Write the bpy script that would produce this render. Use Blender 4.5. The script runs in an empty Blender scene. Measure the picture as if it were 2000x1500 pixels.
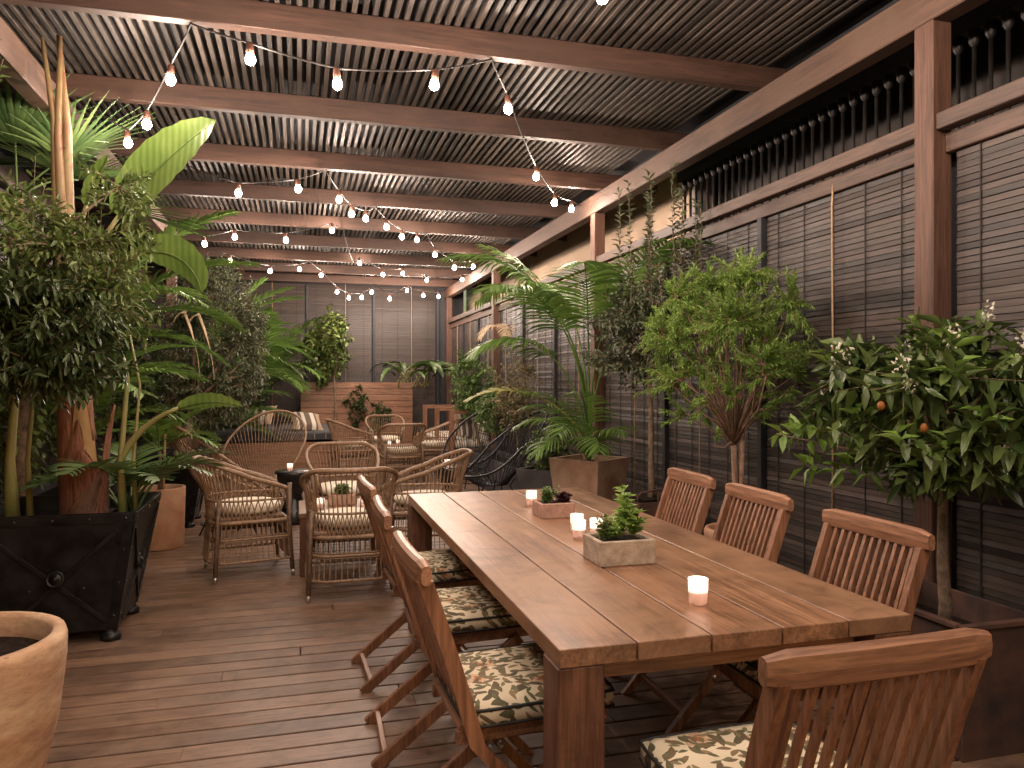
import bpy, math, random
import numpy as np
from mathutils import Matrix, Vector

SC = bpy.context.scene
COL = SC.collection
rnd = random.Random(7)
PI = math.pi

# ------------------------------------------------------------------ camera, sky, exposure
YAW = math.radians(15.66)
cam_data = bpy.data.cameras.new('camera')
cam_data.sensor_width = 36.0
cam_data.lens = 26.64
cam_data.shift_y = -0.002
cam_data.clip_end = 2000
cam = bpy.data.objects.new('camera', cam_data)
COL.objects.link(cam)
cam.location = (0, 0, 1.38)
cam.rotation_euler = (PI / 2, 0, -YAW)
SC.camera = cam

world = bpy.data.worlds.new('World')
SC.world = world
world.use_nodes = True
wn = world.node_tree
sky = wn.nodes.new('ShaderNodeTexSky')
sky.sky_type = 'NISHITA'
sky.sun_disc = False
sky.sun_elevation = math.radians(3)
sky.sun_rotation = math.radians(160)
bg = wn.nodes['Background']
bg.inputs['Strength'].default_value = 0.07
wn.links.new(sky.outputs[0], bg.inputs['Color'])

SC.view_settings.view_transform = 'Standard'
SC.view_settings.look = 'None'
SC.view_settings.exposure = 1.05
SC.view_settings.gamma = 1.0
SC.render.engine = 'CYCLES'
SC.cycles.use_denoising = True
SC.cycles.max_bounces = 6
SC.cycles.diffuse_bounces = 3
SC.cycles.glossy_bounces = 2
SC.cycles.transparent_max_bounces = 6
SC.cycles.sample_clamp_indirect = 6.0
SC.cycles.use_light_tree = True
SC.cycles.use_adaptive_sampling = True
SC.cycles.adaptive_threshold = 0.02

BULB_L = 430.0            # radiance of the festoon bulbs
FLAME_L = 700.0

# ------------------------------------------------------------------ mesh helpers
class MB:
    def __init__(s):
        s.v = []; s.f = []; s.sm = []
    def add(s, vs, fs, smooth=False):
        o = len(s.v)
        s.v.extend([tuple(p) for p in vs])
        for q in fs:
            s.f.append(tuple(i + o for i in q)); s.sm.append(smooth)
        return s
    def box(s, c, d, ch=0.0, M=None):
        hx, hy, hz = d[0] / 2, d[1] / 2, d[2] / 2
        if ch <= 0:
            vs = [(x, y, z) for x in (-hx, hx) for y in (-hy, hy) for z in (-hz, hz)]
            fs = [(0, 1, 3, 2), (4, 6, 7, 5), (0, 4, 5, 1), (2, 3, 7, 6), (0, 2, 6, 4), (1, 5, 7, 3)]
        else:
            ch = min(ch, hx * .49, hy * .49, hz * .49)
            vs = []; idx = {}
            for sx in (-1, 1):
                for sy in (-1, 1):
                    for sz in (-1, 1):
                        for a in range(3):
                            p = [sx * (hx - ch), sy * (hy - ch), sz * (hz - ch)]
                            p[a] = (sx * hx, sy * hy, sz * hz)[a]
                            idx[(sx, sy, sz, a)] = len(vs); vs.append(tuple(p))
            fs = []
            for a in range(3):
                b, c2 = [k for k in range(3) if k != a]
                for sg in (-1, 1):
                    q = []
                    for (u, w) in ((-1, -1), (1, -1), (1, 1), (-1, 1)):
                        k = [0, 0, 0]; k[a] = sg; k[b] = u; k[c2] = w
                        q.append(idx[(k[0], k[1], k[2], a)])
                    fs.append(q)
            for a in range(3):
                b, c2 = [k for k in range(3) if k != a]
                for u in (-1, 1):
                    for w in (-1, 1):
                        q = []
                        for (t, ax) in ((-1, b), (1, b), (1, c2), (-1, c2)):
                            k = [0, 0, 0]; k[a] = t; k[b] = u; k[c2] = w
                            q.append(idx[(k[0], k[1], k[2], ax)])
                        fs.append(q)
            for sx in (-1, 1):
                for sy in (-1, 1):
                    for sz in (-1, 1):
                        fs.append([idx[(sx, sy, sz, a)] for a in range(3)])
            out = []
            for q in fs:
                P = [Vector(vs[i]) for i in q]
                n = (P[1] - P[0]).cross(P[2] - P[0])
                cen = sum(P, Vector()) / len(P)
                out.append(tuple(q) if n.dot(cen) > 0 else tuple(reversed(q)))
            fs = out
        if M is not None:
            vs = [M @ Vector(p) for p in vs]
        vs = [(p[0] + c[0], p[1] + c[1], p[2] + c[2]) for p in vs]
        return s.add(vs, fs)
    def bar(s, a, b, w, h, ch=0.0, up=(0, 0, 1)):
        """rectangular bar from a to b: w across, h along up"""
        a = Vector(a); b = Vector(b); d = b - a; L = d.length; d.normalize()
        up = Vector(up); side = d.cross(up)
        if side.length < 1e-5: side = d.cross(Vector((1, 0, 0)))
        side.normalize(); u = side.cross(d)
        M = Matrix((d, side, u)).transposed()
        return s.box((a + b) / 2, (L, w, h), ch, M)
    def tube(s, pts, r, n=6, closed=False, cap=True, flat=None, smooth=True):
        P = [Vector(p) for p in pts]; m = len(P)
        R = r if isinstance(r, (list, tuple)) else [r] * m
        T = []
        for i in range(m):
            if closed: t = P[(i + 1) % m] - P[i - 1]
            else: t = P[min(i + 1, m - 1)] - P[max(i - 1, 0)]
            T.append(t.normalized() if t.length > 1e-9 else Vector((0, 0, 1)))
        u = T[0].orthogonal().normalized()
        if flat is not None:
            u = Vector(flat); u = (u - T[0] * u.dot(T[0])).normalized()
        vs = []
        for i in range(m):
            u = (u - T[i] * u.dot(T[i]))
            if u.length < 1e-6: u = T[i].orthogonal()
            u.normalize(); w = T[i].cross(u)
            ru = R[i][0] if isinstance(R[i], tuple) else R[i]
            rw = R[i][1] if isinstance(R[i], tuple) else R[i]
            for k in range(n):
                a = 2 * PI * k / n
                vs.append(P[i] + u * (math.cos(a) * ru) + w * (math.sin(a) * rw))
        fs = []
        for i in range(m if closed else m - 1):
            j = (i + 1) % m
            for k in range(n):
                l = (k + 1) % n
                fs.append((i * n + k, i * n + l, j * n + l, j * n + k))
        if cap and not closed:
            fs.append(tuple(reversed(range(n)))); fs.append(tuple(range((m - 1) * n, m * n)))
        return s.add(vs, fs, smooth)
    def lathe(s, prof, n=32, c=(0, 0, 0), smooth=True):
        vs = []; m = len(prof)
        for (r, z) in prof:
            for k in range(n):
                a = 2 * PI * k / n
                vs.append((c[0] + r * math.cos(a), c[1] + r * math.sin(a), c[2] + z))
        fs = []
        for i in range(m - 1):
            for k in range(n):
                l = (k + 1) % n
                fs.append((i * n + k, i * n + l, (i + 1) * n + l, (i + 1) * n + k))
        return s.add(vs, fs, smooth)
    def disc(s, c, r, n=24, wob=0.0):
        vs = [(c[0], c[1], c[2])]; fs = []; m = 7
        for j in range(1, m + 1):
            for k in range(n):
                a = 2 * PI * (k + .5 * (j % 2)) / n; q = r * j / m
                vs.append((c[0] + q * math.cos(a), c[1] + q * math.sin(a), c[2] + (rnd.uniform(-wob, wob) if j < m else 0)))
        fs = [(0, 1 + k, 1 + (k + 1) % n) for k in range(n)]
        for j in range(m - 1):
            for k in range(n):
                l = (k + 1) % n
                fs.append((1 + j * n + k, 1 + (j + 1) * n + k, 1 + (j + 1) * n + l, 1 + j * n + l))
        return s.add(vs, fs, False)
    def ball(s, c, r, n=12, m=8, sz=1.0):
        prof = [(max(1e-4, r * math.sin(PI * i / m)), -r * sz * math.cos(PI * i / m)) for i in range(m + 1)]
        return s.lathe(prof, n, c)
    def mesh(s, name):
        me = bpy.data.meshes.new(name)
        me.from_pydata(s.v, [], s.f)
        me.polygons.foreach_set('use_smooth', s.sm)
        me.update()
        return me
    def build(s, name, mat, parent=None, loc=(0, 0, 0), rot=(0, 0, 0)):
        return put(name, s.mesh(name), mat, parent, loc, rot)

def put(name, me, mat, parent=None, loc=(0, 0, 0), rot=(0, 0, 0)):
    if mat is not None and len(me.materials) == 0:
        me.materials.append(mat)
    o = bpy.data.objects.new(name, me)
    COL.objects.link(o)
    o.location = loc; o.rotation_euler = rot
    if parent is not None: o.parent = parent
    return o

def tag(o, label=None, cat=None, group=None, kind=None):
    if label: o['label'] = label
    if cat: o['category'] = cat
    if group: o['group'] = group
    if kind: o['kind'] = kind
    return o

def thing(name, label, cat, loc=(0, 0, 0), rz=0.0, group=None):
    e = bpy.data.objects.new(name, None)
    COL.objects.link(e)
    e.empty_display_size = .1
    e.location = loc; e.rotation_euler = (0, 0, rz)
    return tag(e, label, cat, group)

def copy_tree(o, label, loc, rz, parent=None):
    c = o.copy(); COL.objects.link(c)
    if parent is None:
        c['label'] = label; c.location = loc; c.rotation_euler = (0, 0, rz)
    else:
        c.parent = parent
    for ch in list(o.children):
        copy_tree(ch, None, None, None, c)
    return c

def mesh_np(name, V, F3, smooth=True):
    """triangle mesh from numpy arrays"""
    me = bpy.data.meshes.new(name)
    nv, nf = len(V), len(F3)
    me.vertices.add(nv); me.vertices.foreach_set('co', np.ascontiguousarray(V, dtype=np.float32).ravel())
    me.loops.add(nf * 3); me.loops.foreach_set('vertex_index', np.ascontiguousarray(F3, dtype=np.int32).ravel())
    me.polygons.add(nf)
    me.polygons.foreach_set('loop_start', np.arange(0, nf * 3, 3, dtype=np.int32))
    me.polygons.foreach_set('loop_total', np.full(nf, 3, dtype=np.int32))
    me.polygons.foreach_set('use_smooth', np.full(nf, smooth, dtype=bool))
    me.update(calc_edges=True)
    return me

# ------------------------------------------------------------------ materials
def nodes(name):
    m = bpy.data.materials.new(name); m.use_nodes = True
    nt = m.node_tree
    return m, nt, nt.nodes['Principled BSDF'], nt.nodes, nt.links

def ramp(nt, stops):
    r = nt.nodes.new('ShaderNodeValToRGB')
    e = r.color_ramp.elements
    while len(e) < len(stops): e.new(0.5)
    for i, (p, c) in enumerate(stops):
        e[i].position = p; e[i].color = (c[0], c[1], c[2], 1)
    return r

def mix(nt, a, b, fac, mode='MIX'):
    m = nt.nodes.new('ShaderNodeMix'); m.data_type = 'RGBA'; m.blend_type = mode
    for sock, val in ((m.inputs[0], fac), (m.inputs[6], a), (m.inputs[7], b)):
        if hasattr(val, 'is_output') or isinstance(val, bpy.types.NodeSocket): nt.links.new(val, sock)
        elif isinstance(val, (int, float)): sock.default_value = val
        else: sock.default_value = (val[0], val[1], val[2], 1)
    return m.outputs[2]

def coords(nt, axis_scale=(1, 1, 1), rand=True, src='Object'):
    tc = nt.nodes.new('ShaderNodeTexCoord')
    mp = nt.nodes.new('ShaderNodeMapping')
    mp.inputs['Scale'].default_value = axis_scale
    nt.links.new(tc.outputs[src], mp.inputs['Vector'])
    if rand:
        oi = nt.nodes.new('ShaderNodeObjectInfo')
        mu = nt.nodes.new('ShaderNodeMath'); mu.operation = 'MULTIPLY'; mu.inputs[1].default_value = 37.0
        nt.links.new(oi.outputs['Random'], mu.inputs[0])
        cb = nt.nodes.new('ShaderNodeCombineXYZ')
        for k in range(3): nt.links.new(mu.outputs[0], cb.inputs[k])
        nt.links.new(cb.outputs[0], mp.inputs['Location'])
        return mp.outputs[0], oi.outputs['Random']
    return mp.outputs[0], None

def noise(nt, vec, scale, detail=6, rough=.6, dist=0.0):
    n = nt.nodes.new('ShaderNodeTexNoise')
    n.inputs['Scale'].default_value = scale; n.inputs['Detail'].default_value = detail
    n.inputs['Roughness'].default_value = rough; n.inputs['Distortion'].default_value = dist
    if vec is not None: nt.links.new(vec, n.inputs['Vector'])
    return n

def bump(nt, bsdf, h, strength=.3, dist=.004):
    b = nt.nodes.new('ShaderNodeBump')
    b.inputs['Strength'].default_value = strength; b.inputs['Distance'].default_value = dist
    nt.links.new(h, b.inputs['Height']); nt.links.new(b.outputs[0], bsdf.inputs['Normal'])

def wood(name, dark, light, axis=0, rough=.55, vary=.35, scale=1.0, wear=None, knots=True, bmp=.25, ring=18.0, stain=0.0):
    m, nt, p, N, L = nodes(name)
    sc = [ring * scale] * 3; sc[axis] = 1.1 * scale
    v, r = coords(nt, sc)
    n1 = noise(nt, v, 1.0, 8, .65, .6)
    n2 = noise(nt, v, 5.5, 4, .65, .3)
    rp = ramp(nt, [(.28, dark), (.5, [(a + b) / 2 for a, b in zip(dark, light)]), (.72, light)])
    L.new(n1.outputs['Fac'], rp.inputs['Fac'])
    fine = ramp(nt, [(.36, (.5, .5, .5)), (.6, (1.12, 1.12, 1.12))])
    L.new(n2.outputs['Fac'], fine.inputs['Fac'])
    c = mix(nt, rp.outputs[0], fine.outputs[0], .8, 'MULTIPLY')
    rv = ramp(nt, [(0, [1 - vary] * 3), (1, (1 + vary * .6, 1 + vary * .5, 1 + vary * .4))])
    L.new(r, rv.inputs['Fac'])
    c = mix(nt, c, rv.outputs[0], 1.0, 'MULTIPLY')
    if knots:
        ks = [3.2] * 3; ks[axis] = 1.3
        kv, _ = coords(nt, ks)
        vo = N.new('ShaderNodeTexVoronoi'); vo.inputs['Scale'].default_value = 1.0
        L.new(kv, vo.inputs['Vector'])
        kr = ramp(nt, [(.03, (.25, .2, .18)), (.085, (1, 1, 1))])
        L.new(vo.outputs['Distance'], kr.inputs['Fac'])
        c = mix(nt, c, kr.outputs[0], .8, 'MULTIPLY')
    if wear:
        wv, _ = coords(nt, (1, 1, 1))
        wz = noise(nt, wv, 2.2, 5, .65)
        wr = ramp(nt, [(.42, (0, 0, 0)), (.68, (1, 1, 1))])
        L.new(wz.outputs['Fac'], wr.inputs['Fac'])
        c = mix(nt, c, wear, wr.outputs[0])
    if stain:
        sv, _ = coords(nt, (1, 1, 1))
        sn = noise(nt, sv, 5.0, 7, .7, 1.2)
        sr = ramp(nt, [(.34, [1 - stain, 1 - stain * 1.05, 1 - stain * 1.1]), (.5, (1, 1, 1)), (.72, (1.12, 1.11, 1.08))])
        L.new(sn.outputs['Fac'], sr.inputs['Fac'])
        c = mix(nt, c, sr.outputs[0], 1.0, 'MULTIPLY')
    L.new(c, p.inputs['Base Color'])
    rr = N.new('ShaderNodeMapRange')
    rr.inputs['To Min'].default_value = rough - .12; rr.inputs['To Max'].default_value = rough + .15
    L.new(n1.outputs['Fac'], rr.inputs['Value']); L.new(rr.outputs[0], p.inputs['Roughness'])
    bump(nt, p, n2.outputs['Fac'], bmp, .003)
    return m

def plain(name, c, rough=.5, metal=0.0, var=.25, scale=6.0, bmp=.0, spec=.5, c2=None, detail=6):
    m, nt, p, N, L = nodes(name)
    v, r = coords(nt)
    n = noise(nt, v, scale, detail, .62, .2)
    lo = [x * (1 - var) for x in c] if c2 is None else c2
    hi = [min(1, x * (1 + var)) for x in c] if c2 is None else c
    rp = ramp(nt, [(.32, lo), (.68, hi)])
    L.new(n.outputs['Fac'], rp.inputs['Fac']); L.new(rp.outputs[0], p.inputs['Base Color'])
    rr = N.new('ShaderNodeMapRange')
    rr.inputs['To Min'].default_value = max(.05, rough - .15); rr.inputs['To Max'].default_value = min(1, rough + .15)
    L.new(n.outputs['Fac'], rr.inputs['Value']); L.new(rr.outputs[0], p.inputs['Roughness'])
    p.inputs['Metallic'].default_value = metal
    p.inputs['Specular IOR Level'].default_value = spec
    if bmp > 0:
        n2 = noise(nt, v, scale * 6, 4, .6)
        bump(nt, p, n2.outputs['Fac'], bmp, .004)
    return m

def leafmat(name, c1, c2, rough=.45, trans=.25, tip=None):
    """leaf: colour differs leaf by leaf, thin and lightly translucent"""
    m, nt, p, N, L = nodes(name)
    g = N.new('ShaderNodeNewGeometry')
    rp = ramp(nt, [(0, c1), (.75, c2)] + ([(.94, c2), (.97, tip)] if tip else []))
    L.new(g.outputs['Random Per Island'], rp.inputs['Fac'])
    v, _ = coords(nt, (1, 1, 1), True)
    n = noise(nt, v, 2.3, 3, .6)
    nr = ramp(nt, [(.3, (.75, .78, .7)), (.7, (1.15, 1.1, 1.05))])
    L.new(n.outputs['Fac'], nr.inputs['Fac'])
    c = mix(nt, rp.outputs[0], nr.outputs[0], 1.0, 'MULTIPLY')
    L.new(c, p.inputs['Base Color'])
    p.inputs['Roughness'].default_value = rough
    p.inputs['Specular IOR Level'].default_value = .45
    t = N.new('ShaderNodeBsdfTranslucent')
    L.new(c, t.inputs['Color'])
    ms = N.new('ShaderNodeMixShader'); ms.inputs[0].default_value = trans
    L.new(p.outputs[0], ms.inputs[1]); L.new(t.outputs[0], ms.inputs[2])
    L.new(ms.outputs[0], N['Material Output'].inputs['Surface'])
    return m

def emit(name, c, s):
    m, nt, p, N, L = nodes(name)
    e = N.new('ShaderNodeEmission'); e.inputs['Color'].default_value = (c[0], c[1], c[2], 1); e.inputs['Strength'].default_value = s
    L.new(e.outputs[0], N['Material Output'].inputs['Surface'])
    m.cycles.emission_sampling = 'FRONT'
    return m

M_DECK = wood('deck_wood', (.118, .061, .037), (.27, .16, .1), 0, .48, .36, .9, wear=(.232, .145, .094), knots=False, bmp=.2, stain=.3)
M_BEAM = wood('beam_wood', (.032, .0145, .009), (.097, .046, .028), 0, .6, .2, .8, wear=(.07, .035, .022))
M_BEAMY = wood('beam_wood_long', (.054, .028, .0175), (.142, .076, .048), 1, .6, .1, .8, wear=(.108, .061, .039))
M_POST = wood('post_wood', (.078, .036, .023), (.166, .083, .053), 2, .6, .12, .8)
M_LATH = wood('lath_wood', (.032, .028, .026), (.125, .102, .086), 1, .55, .55, .7, knots=False)
M_ROOF = plain('roof_felt', (.03, .028, .03), .8, var=.3)
M_BLIND = wood('blind_slat', (.085, .062, .053), (.21, .16, .135), 1, .5, .3, .55, knots=False, bmp=.1)
M_BLINDB = wood('blind_slat_cross', (.032, .025, .0225), (.088, .066, .057), 0, .5, .55, .55, knots=False, bmp=.1)
M_RAIL = wood('rail_wood', (.06, .036, .027), (.14, .088, .066), 1, .6, .2, .8)
M_DARK = plain('dark_frame', (.022, .022, .026), .6, var=.3)
M_CORD = plain('pull_cord', (.42, .28, .16), .8, var=.2, scale=60)
M_THREAD = plain('blind_thread', (.02, .018, .017), .8, var=.2)
M_PLASTER = plain('plaster', (.42, .31, .22), .9, var=.12, scale=2.5, bmp=.15)
M_IRON = plain('iron_bar', (.03, .026, .024), .45, .6, var=.4)
M_BULB = emit("bulb_glow", (1.0, .795, .66), BULB_L)
M_SOCKET = plain('socket_black', (.12, .05, .03), .5)
M_BLINDE = wood('blind_slat_end', (.03, .02, .015), (.078, .05, .037), 0, .5, .5, .55, knots=False, bmp=.1)
M_CABLE = plain('cable', (.022, .018, .016), .6)
# ------------------------------------------------------------------ ground, deck
gm = MB().box((0, 20, -.45), (300, 300, .2))
tag(gm.build('ground', plain('ground_dark', (.1, .1, .1), .9)), kind='structure')

deck = bpy.data.objects.new('deck', None); COL.objects.link(deck); tag(deck, kind='structure')
MB().box((.35, 5.6, -.16), (5.9, 19.6, .2)).build('deck_base', M_ROOF, deck)
PITCH, X0, X1 = .125, -2.42, 3.05
k = 0
y = -2.4
bcache = {}
while y < 15.0:
    cuts = [X0]
    off = [.55, 1.95, 1.1, 2.6, .2, 1.5][k % 6] + .35 * math.sin(k * 2.7)
    for c in ((off + X0, off + X0 + 3.0)):
        if X0 + .3 < c < X1 - .3: cuts.append(c)
    cuts.append(X1)
    if y < 1.0 or y > 13.0: cuts = [X0, X1]
    for a, b in zip(cuts[:-1], cuts[1:]):
        L = round(b - a - .003, 2)
        if L not in bcache:
            bcache[L] = MB().box((0, 0, -.0125), (L, PITCH - .0115, .025), .0025).mesh('board')
        o = put('board', bcache[L], M_DECK, deck, ((a + b) / 2, y + PITCH / 2, rnd.uniform(-.0008, .0008)))
    y += PITCH; k += 1

# ------------------------------------------------------------------ pergola roof
perg = thing('pergola', 'brown timber pergola roof with cross rafters over the whole terrace', 'pergola')
BZ0, BZ1 = 3.02, 3.20
for x in (2.805, -1.485):
    MB().box((0, 0, 0), (.11, 17.6, BZ1 - BZ0), .006).build('beam', M_BEAMY, perg, (x, 6.1, (BZ0 + BZ1) / 2))
MB().box((0, 0, 0), (.1, 17.6, .2), .006).build('beam', M_BEAMY, perg, (-2.33, 6.1, 3.08))
RY = [4.11 + 1.275 * i for i in range(-5, 9)]
rmesh = MB().box((0, 0, 0), (5.75, .07, .14), .004).mesh('rafter')
for y in RY:
    put('rafter', rmesh, M_BEAM, perg, (.47, y + .035, 3.203 + .07))
LZ = 3.345
lmesh = MB().box((0, 0, 0), (.027, 17.4, .036), .002).mesh('lath')
x = -1.848
while x < 2.84:
    put('lath', lmesh, M_LATH, perg, (x, 6.05, LZ + .018), (0, 0, rnd.uniform(-.0003, .0003)))
    x += .056
MB().box((.45, 6.1, 0), (6.6, 18.2, .03)).build('roof_sheet', M_ROOF, perg, (0, 0, LZ + .07))
MB().box((0, 0, 0), (.03, 17.6, .16), .002).build('fascia', M_DARK, perg, (2.98, 6.1, 3.28))
PY = (-1.27, 2.835, 6.905, 10.88, 14.55)
pm = MB().box((0, 0, 0), (.11, .11, 3.019), .006).mesh('post')
for y in PY:
    put('post', pm, M_POST, perg, (2.805, y, 1.5095))
for y in (-1.2, 2.2, 9.9, 14.5):
    put('post', pm, M_POST, perg, (-1.485, y, 1.5095))
# ------------------------------------------------------------------ wall of blinds on the garden side
rw = thing('screen_wall', 'long dark timber screen frame with rails behind the row of potted trees', 'wall'); rw['kind'] = 'thing'
MB().box((0, 0, 0), (.06, 16.8, 2.45)).build('backing', M_DARK, rw, (2.96, 6.15, 1.225))
BAYX = 2.83
for a, b in zip(PY[:-1], PY[1:]):
    lo, hi = a + .057, b - .057
    if a < 0: lo = .4
    MB().box((0, 0, 0), (.07, hi - lo, .075), .004).build('rail', M_RAIL, rw, (2.80, (lo + hi) / 2, 2.555))
    MB().box((0, 0, 0), (.045, hi - lo, .085), .004).build('lower_rail', M_RAIL, rw, (BAYX + .01, (lo + hi) / 2, 2.462))
    MB().box((0, 0, 0), (.05, hi - lo, .16), .004).build('kick_board', M_DARK, rw, (BAYX + .03, (lo + hi) / 2, .08))

slat_cache = {}
def blind(name, label, group, W, z0, z1, loc, rz, pitch, single, cord_at, mat, cat='blind'):
    """roll-down wooden blind; local x along its width, faces -y"""
    t = thing(name, label, cat, loc, rz, group)
    key = (round(W, 2), mat.name)
    n = int((z1 - z0) / pitch)
    if single:
        if key not in slat_cache:
            slat_cache[key] = MB().box((0, 0, 0), (W, .006, pitch * .94), .001).mesh('slat')
        for i in range(n):
            put('slat', slat_cache[key], mat, t, (0, rnd.uniform(-.0015, .0015), z1 - (i + .5) * pitch),
                (rnd.uniform(-.13, .13) - .10, rnd.uniform(-.002, .002), 0))
    else:
        m = MB()
        for i in range(n):
            R = Matrix.Rotation(rnd.uniform(-.05, .05) - .12, 3, 'X')
            m.box((0, rnd.uniform(-.002, .002), z1 - (i + .5) * pitch), (W, .006, pitch * .9), 0, R)
        tag(m.build('slats', mat, t), kind='stuff')
    th = MB()
    q = 5 if W > 1.2 else 4
    for i in range(q):
        x = -W / 2 + W * (i + .5) / q
        th.box((x, -.008, (z0 + z1) / 2), (.006, .003, z1 - z0))
    tag(th.build('threads', M_THREAD, t), kind='stuff')
    if cord_at is not None:
        MB().tube([(cord_at, -.022, z1 + .06), (cord_at, -.03, z1 - .08), (cord_at + .004, -.026, (z0 + z1) / 2), (cord_at, -.026, z0 + .25)], .0055, 6).build('pull_cord', M_CORD, t)
    return t

rb = 0
order = ['beside the last post in view', 'just behind the orange tree', 'behind the feathery green tree', 'behind the tall sprig topped tree',
         'just past the second post', 'behind the potted palm', 'behind the dry flowering shrub', 'past the third post', 'behind the maple like shrub', 'in the far corner']
for bi, (a, b) in enumerate(zip(PY[:-1], PY[1:])):
    lo, hi = a + .06, b - .06
    nb = 3
    if bi == 0:
        lo, nb = 1.42, 1
    w = (hi - lo) / nb
    for j in range(nb):
        c0, c1 = lo + j * w, lo + (j + 1) * w
        if j > 0:
            MB().box((0, 0, 0), (.05, .045, 2.26), .003).build('stile', M_DARK, rw, (BAYX + .005, c0, 1.29))
        near = c0 < 9.0
        cord = [None, .02, -.1, .1, .15, .0, -.2, .1, 0, .1][rb]
        blind('wooden_blind', 'brown slatted wooden blind hanging on the screen wall ' + order[rb], 'blinds along the screen wall',
              round(w - .075, 2), .17, 2.415, (BAYX + .015, (c0 + c1) / 2, 0), -PI / 2, .030, near, cord, M_BLINDB)
        rb += 1
# end wall
ew = thing('end_wall', 'dark wall carrying the row of blinds at the far end of the terrace', 'wall'); ew['kind'] = 'thing'
MB().box((.35, 0, 0), (5.6, .08, 3.4)).build('backing', M_DARK, ew, (0, 14.86, 1.68))
ex = [-2.3, -1.1, .12, 1.36, 2.6]
elab = ['behind the palm fronds in the corner', 'behind the fan palm at the far end', 'in the middle of the far wall', 'at the far wall beside the corner post']
for i in range(4):
    MB().box((0, 0, 0), (.05, .05, 3.2), .003).build('stile', M_DARK, ew, (ex[i + 1] + .02, 14.78, 1.6))
    blind('wooden_blind', 'tall dark wooden blind hanging ' + elab[i], 'blinds on the far end wall', ex[i + 1] - ex[i] - .06, .2, 3.22,
          ((ex[i] + ex[i + 1]) / 2, 14.77, 0), 0, .034, False, [.3, .0, .1, .12][i], M_BLINDE)
# left wall
lw = thing('side_wall', 'dark low lit wall with blinds behind the leafy planters', 'wall'); lw['kind'] = 'thing'
MB().box((0, 6.1, 0), (.08, 17.6, 3.3)).build('backing', M_DARK, lw, (-2.44, 0, 1.65))
MB().box((0, 6.1, 0), (.12, 17.4, .36), .005).build('plinth', plain('concrete', (.3, .29, .27), .85, bmp=.2), lw, (-2.33, 0, .18))
ll = ['beside the big black planter', 'behind the orange sheathed stems', 'behind the second black planter', 'behind the far palms']
for i in range(4):
    y0 = 2.6 + i * 3.0
    MB().box((0, 0, 0), (.05, .05, 2.6), .003).build('stile', M_DARK, lw, (-2.33, y0, 1.68))
    blind('wooden_blind', 'shadowy wooden blind hanging on the planted side wall ' + ll[i], 'blinds on the planted side', 2.9, .38, 2.96,
          (-2.34, y0 + 1.5, 0), PI / 2, .034, False, None, M_BLINDB)

# clerestory: plastered house wall, iron railing
hw = thing('house_wall', 'tan plastered house wall seen above the screen rail', 'wall'); hw['kind'] = 'thing'
MB().box((0, 0, 0), (.2, 6.9, 2.0)).build('plaster_panel', M_PLASTER, hw, (3.42, 9.4, 3.2))
MB().box((0, 0, 0), (.2, 1.3, 2.0)).build('plaster_panel', M_PLASTER, hw, (3.42, 14.7, 3.2))
MB().box((0, 0, 0), (.12, .09, 2.0), .005).build('corner_post', plain('grey_frame', (.2, .17, .15), .6), hw, (3.34, 5.9, 3.2))
MB().box((0, 0, 0), (.08, 18, 2.4)).build('dark_panel', plain('dark_sheet', (.05, .036, .028), .6, c2=(.012, .011, .012), scale=1.2), hw, (3.62, 6.1, 3.0))
wnd = MB().box((0, 0, 0), (.02, 1.15, .42)).build('window', plain('black_glass', (.006, .006, .008), .12), hw, (3.40, 13.45, 2.85))
MB().box((0, 0, .24), (.1, 1.25, .05)).box((0, .6, 0), (.1, .05, .46)).box((0, -.6, 0), (.1, .05, .46)).build('frame', M_RAIL, wnd)
ir = thing('iron_railing', 'row of dark upright iron bars above the rail near the camera', 'railing')
m0 = MB().tube([(0, 0, 0), (0, 0, .62)], .011, 6).lathe([(.011, .58), (.024, .6), (.027, .63), (.027, .66)], 8).mesh('bar')
y = .9
while y < 5.85:
    put('bar', m0, M_IRON, ir, (3.14, y, 2.42))
    y += .092
MB().box((0, 0, 0), (.05, 5.2, .26), .003).build('top_board', M_DARK, ir, (3.15, 3.3, 3.21))
MB().box((0, 0, 0), (.035, 5.2, .03), .003).build('bottom_bar', M_IRON, ir, (3.14, 3.3, 2.405))

# ------------------------------------------------------------------ festoon lights
socket_me = MB().lathe([(.006, .085), (.017, .08), (.02, .05), (.019, .03), (.012, .028)], 10).mesh('socket')
bulb_me = MB().lathe([(.0005, -.028), (.018, -.02), (.026, -.003), (.023, .014), (.012, .034)], 9).mesh("bulb")
def festoon(label, runs):
    """runs: lists of points, ('h',x,y,z) hook or ('b',x,y,z) bulb"""
    t = thing('string_light', label, 'string light', (0, 0, 0), 0, 'festoon strings under the rafters')
    for run in runs:
        pts = []
        for kd, x, y, z in run:
            zz = z if kd == 'h' else z + .085
            pts.append(Vector((x, y, zz)))
        path = []
        for i in range(len(pts) - 1):
            a, b = pts[i], pts[i + 1]
            nseg = 6
            sag = .02 * (b - a).length
            for q in range(nseg):
                u = q / nseg
                p = a.lerp(b, u); p.z -= sag * 4 * u * (1 - u)
                path.append(p)
        path.append(pts[-1])
        MB().tube(path, .0055, 5).build('cable', M_CABLE, t)
        for kd, x, y, z in run:
            if kd == 'b':
                rz = (rnd.uniform(-.12, .12), rnd.uniform(-.12, .12), 0)
                b = put('bulb', bulb_me, M_BULB, t, (x, y, z), rz)
                put('socket', socket_me, M_SOCKET, b)
    return t
hk = 3.198
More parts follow.
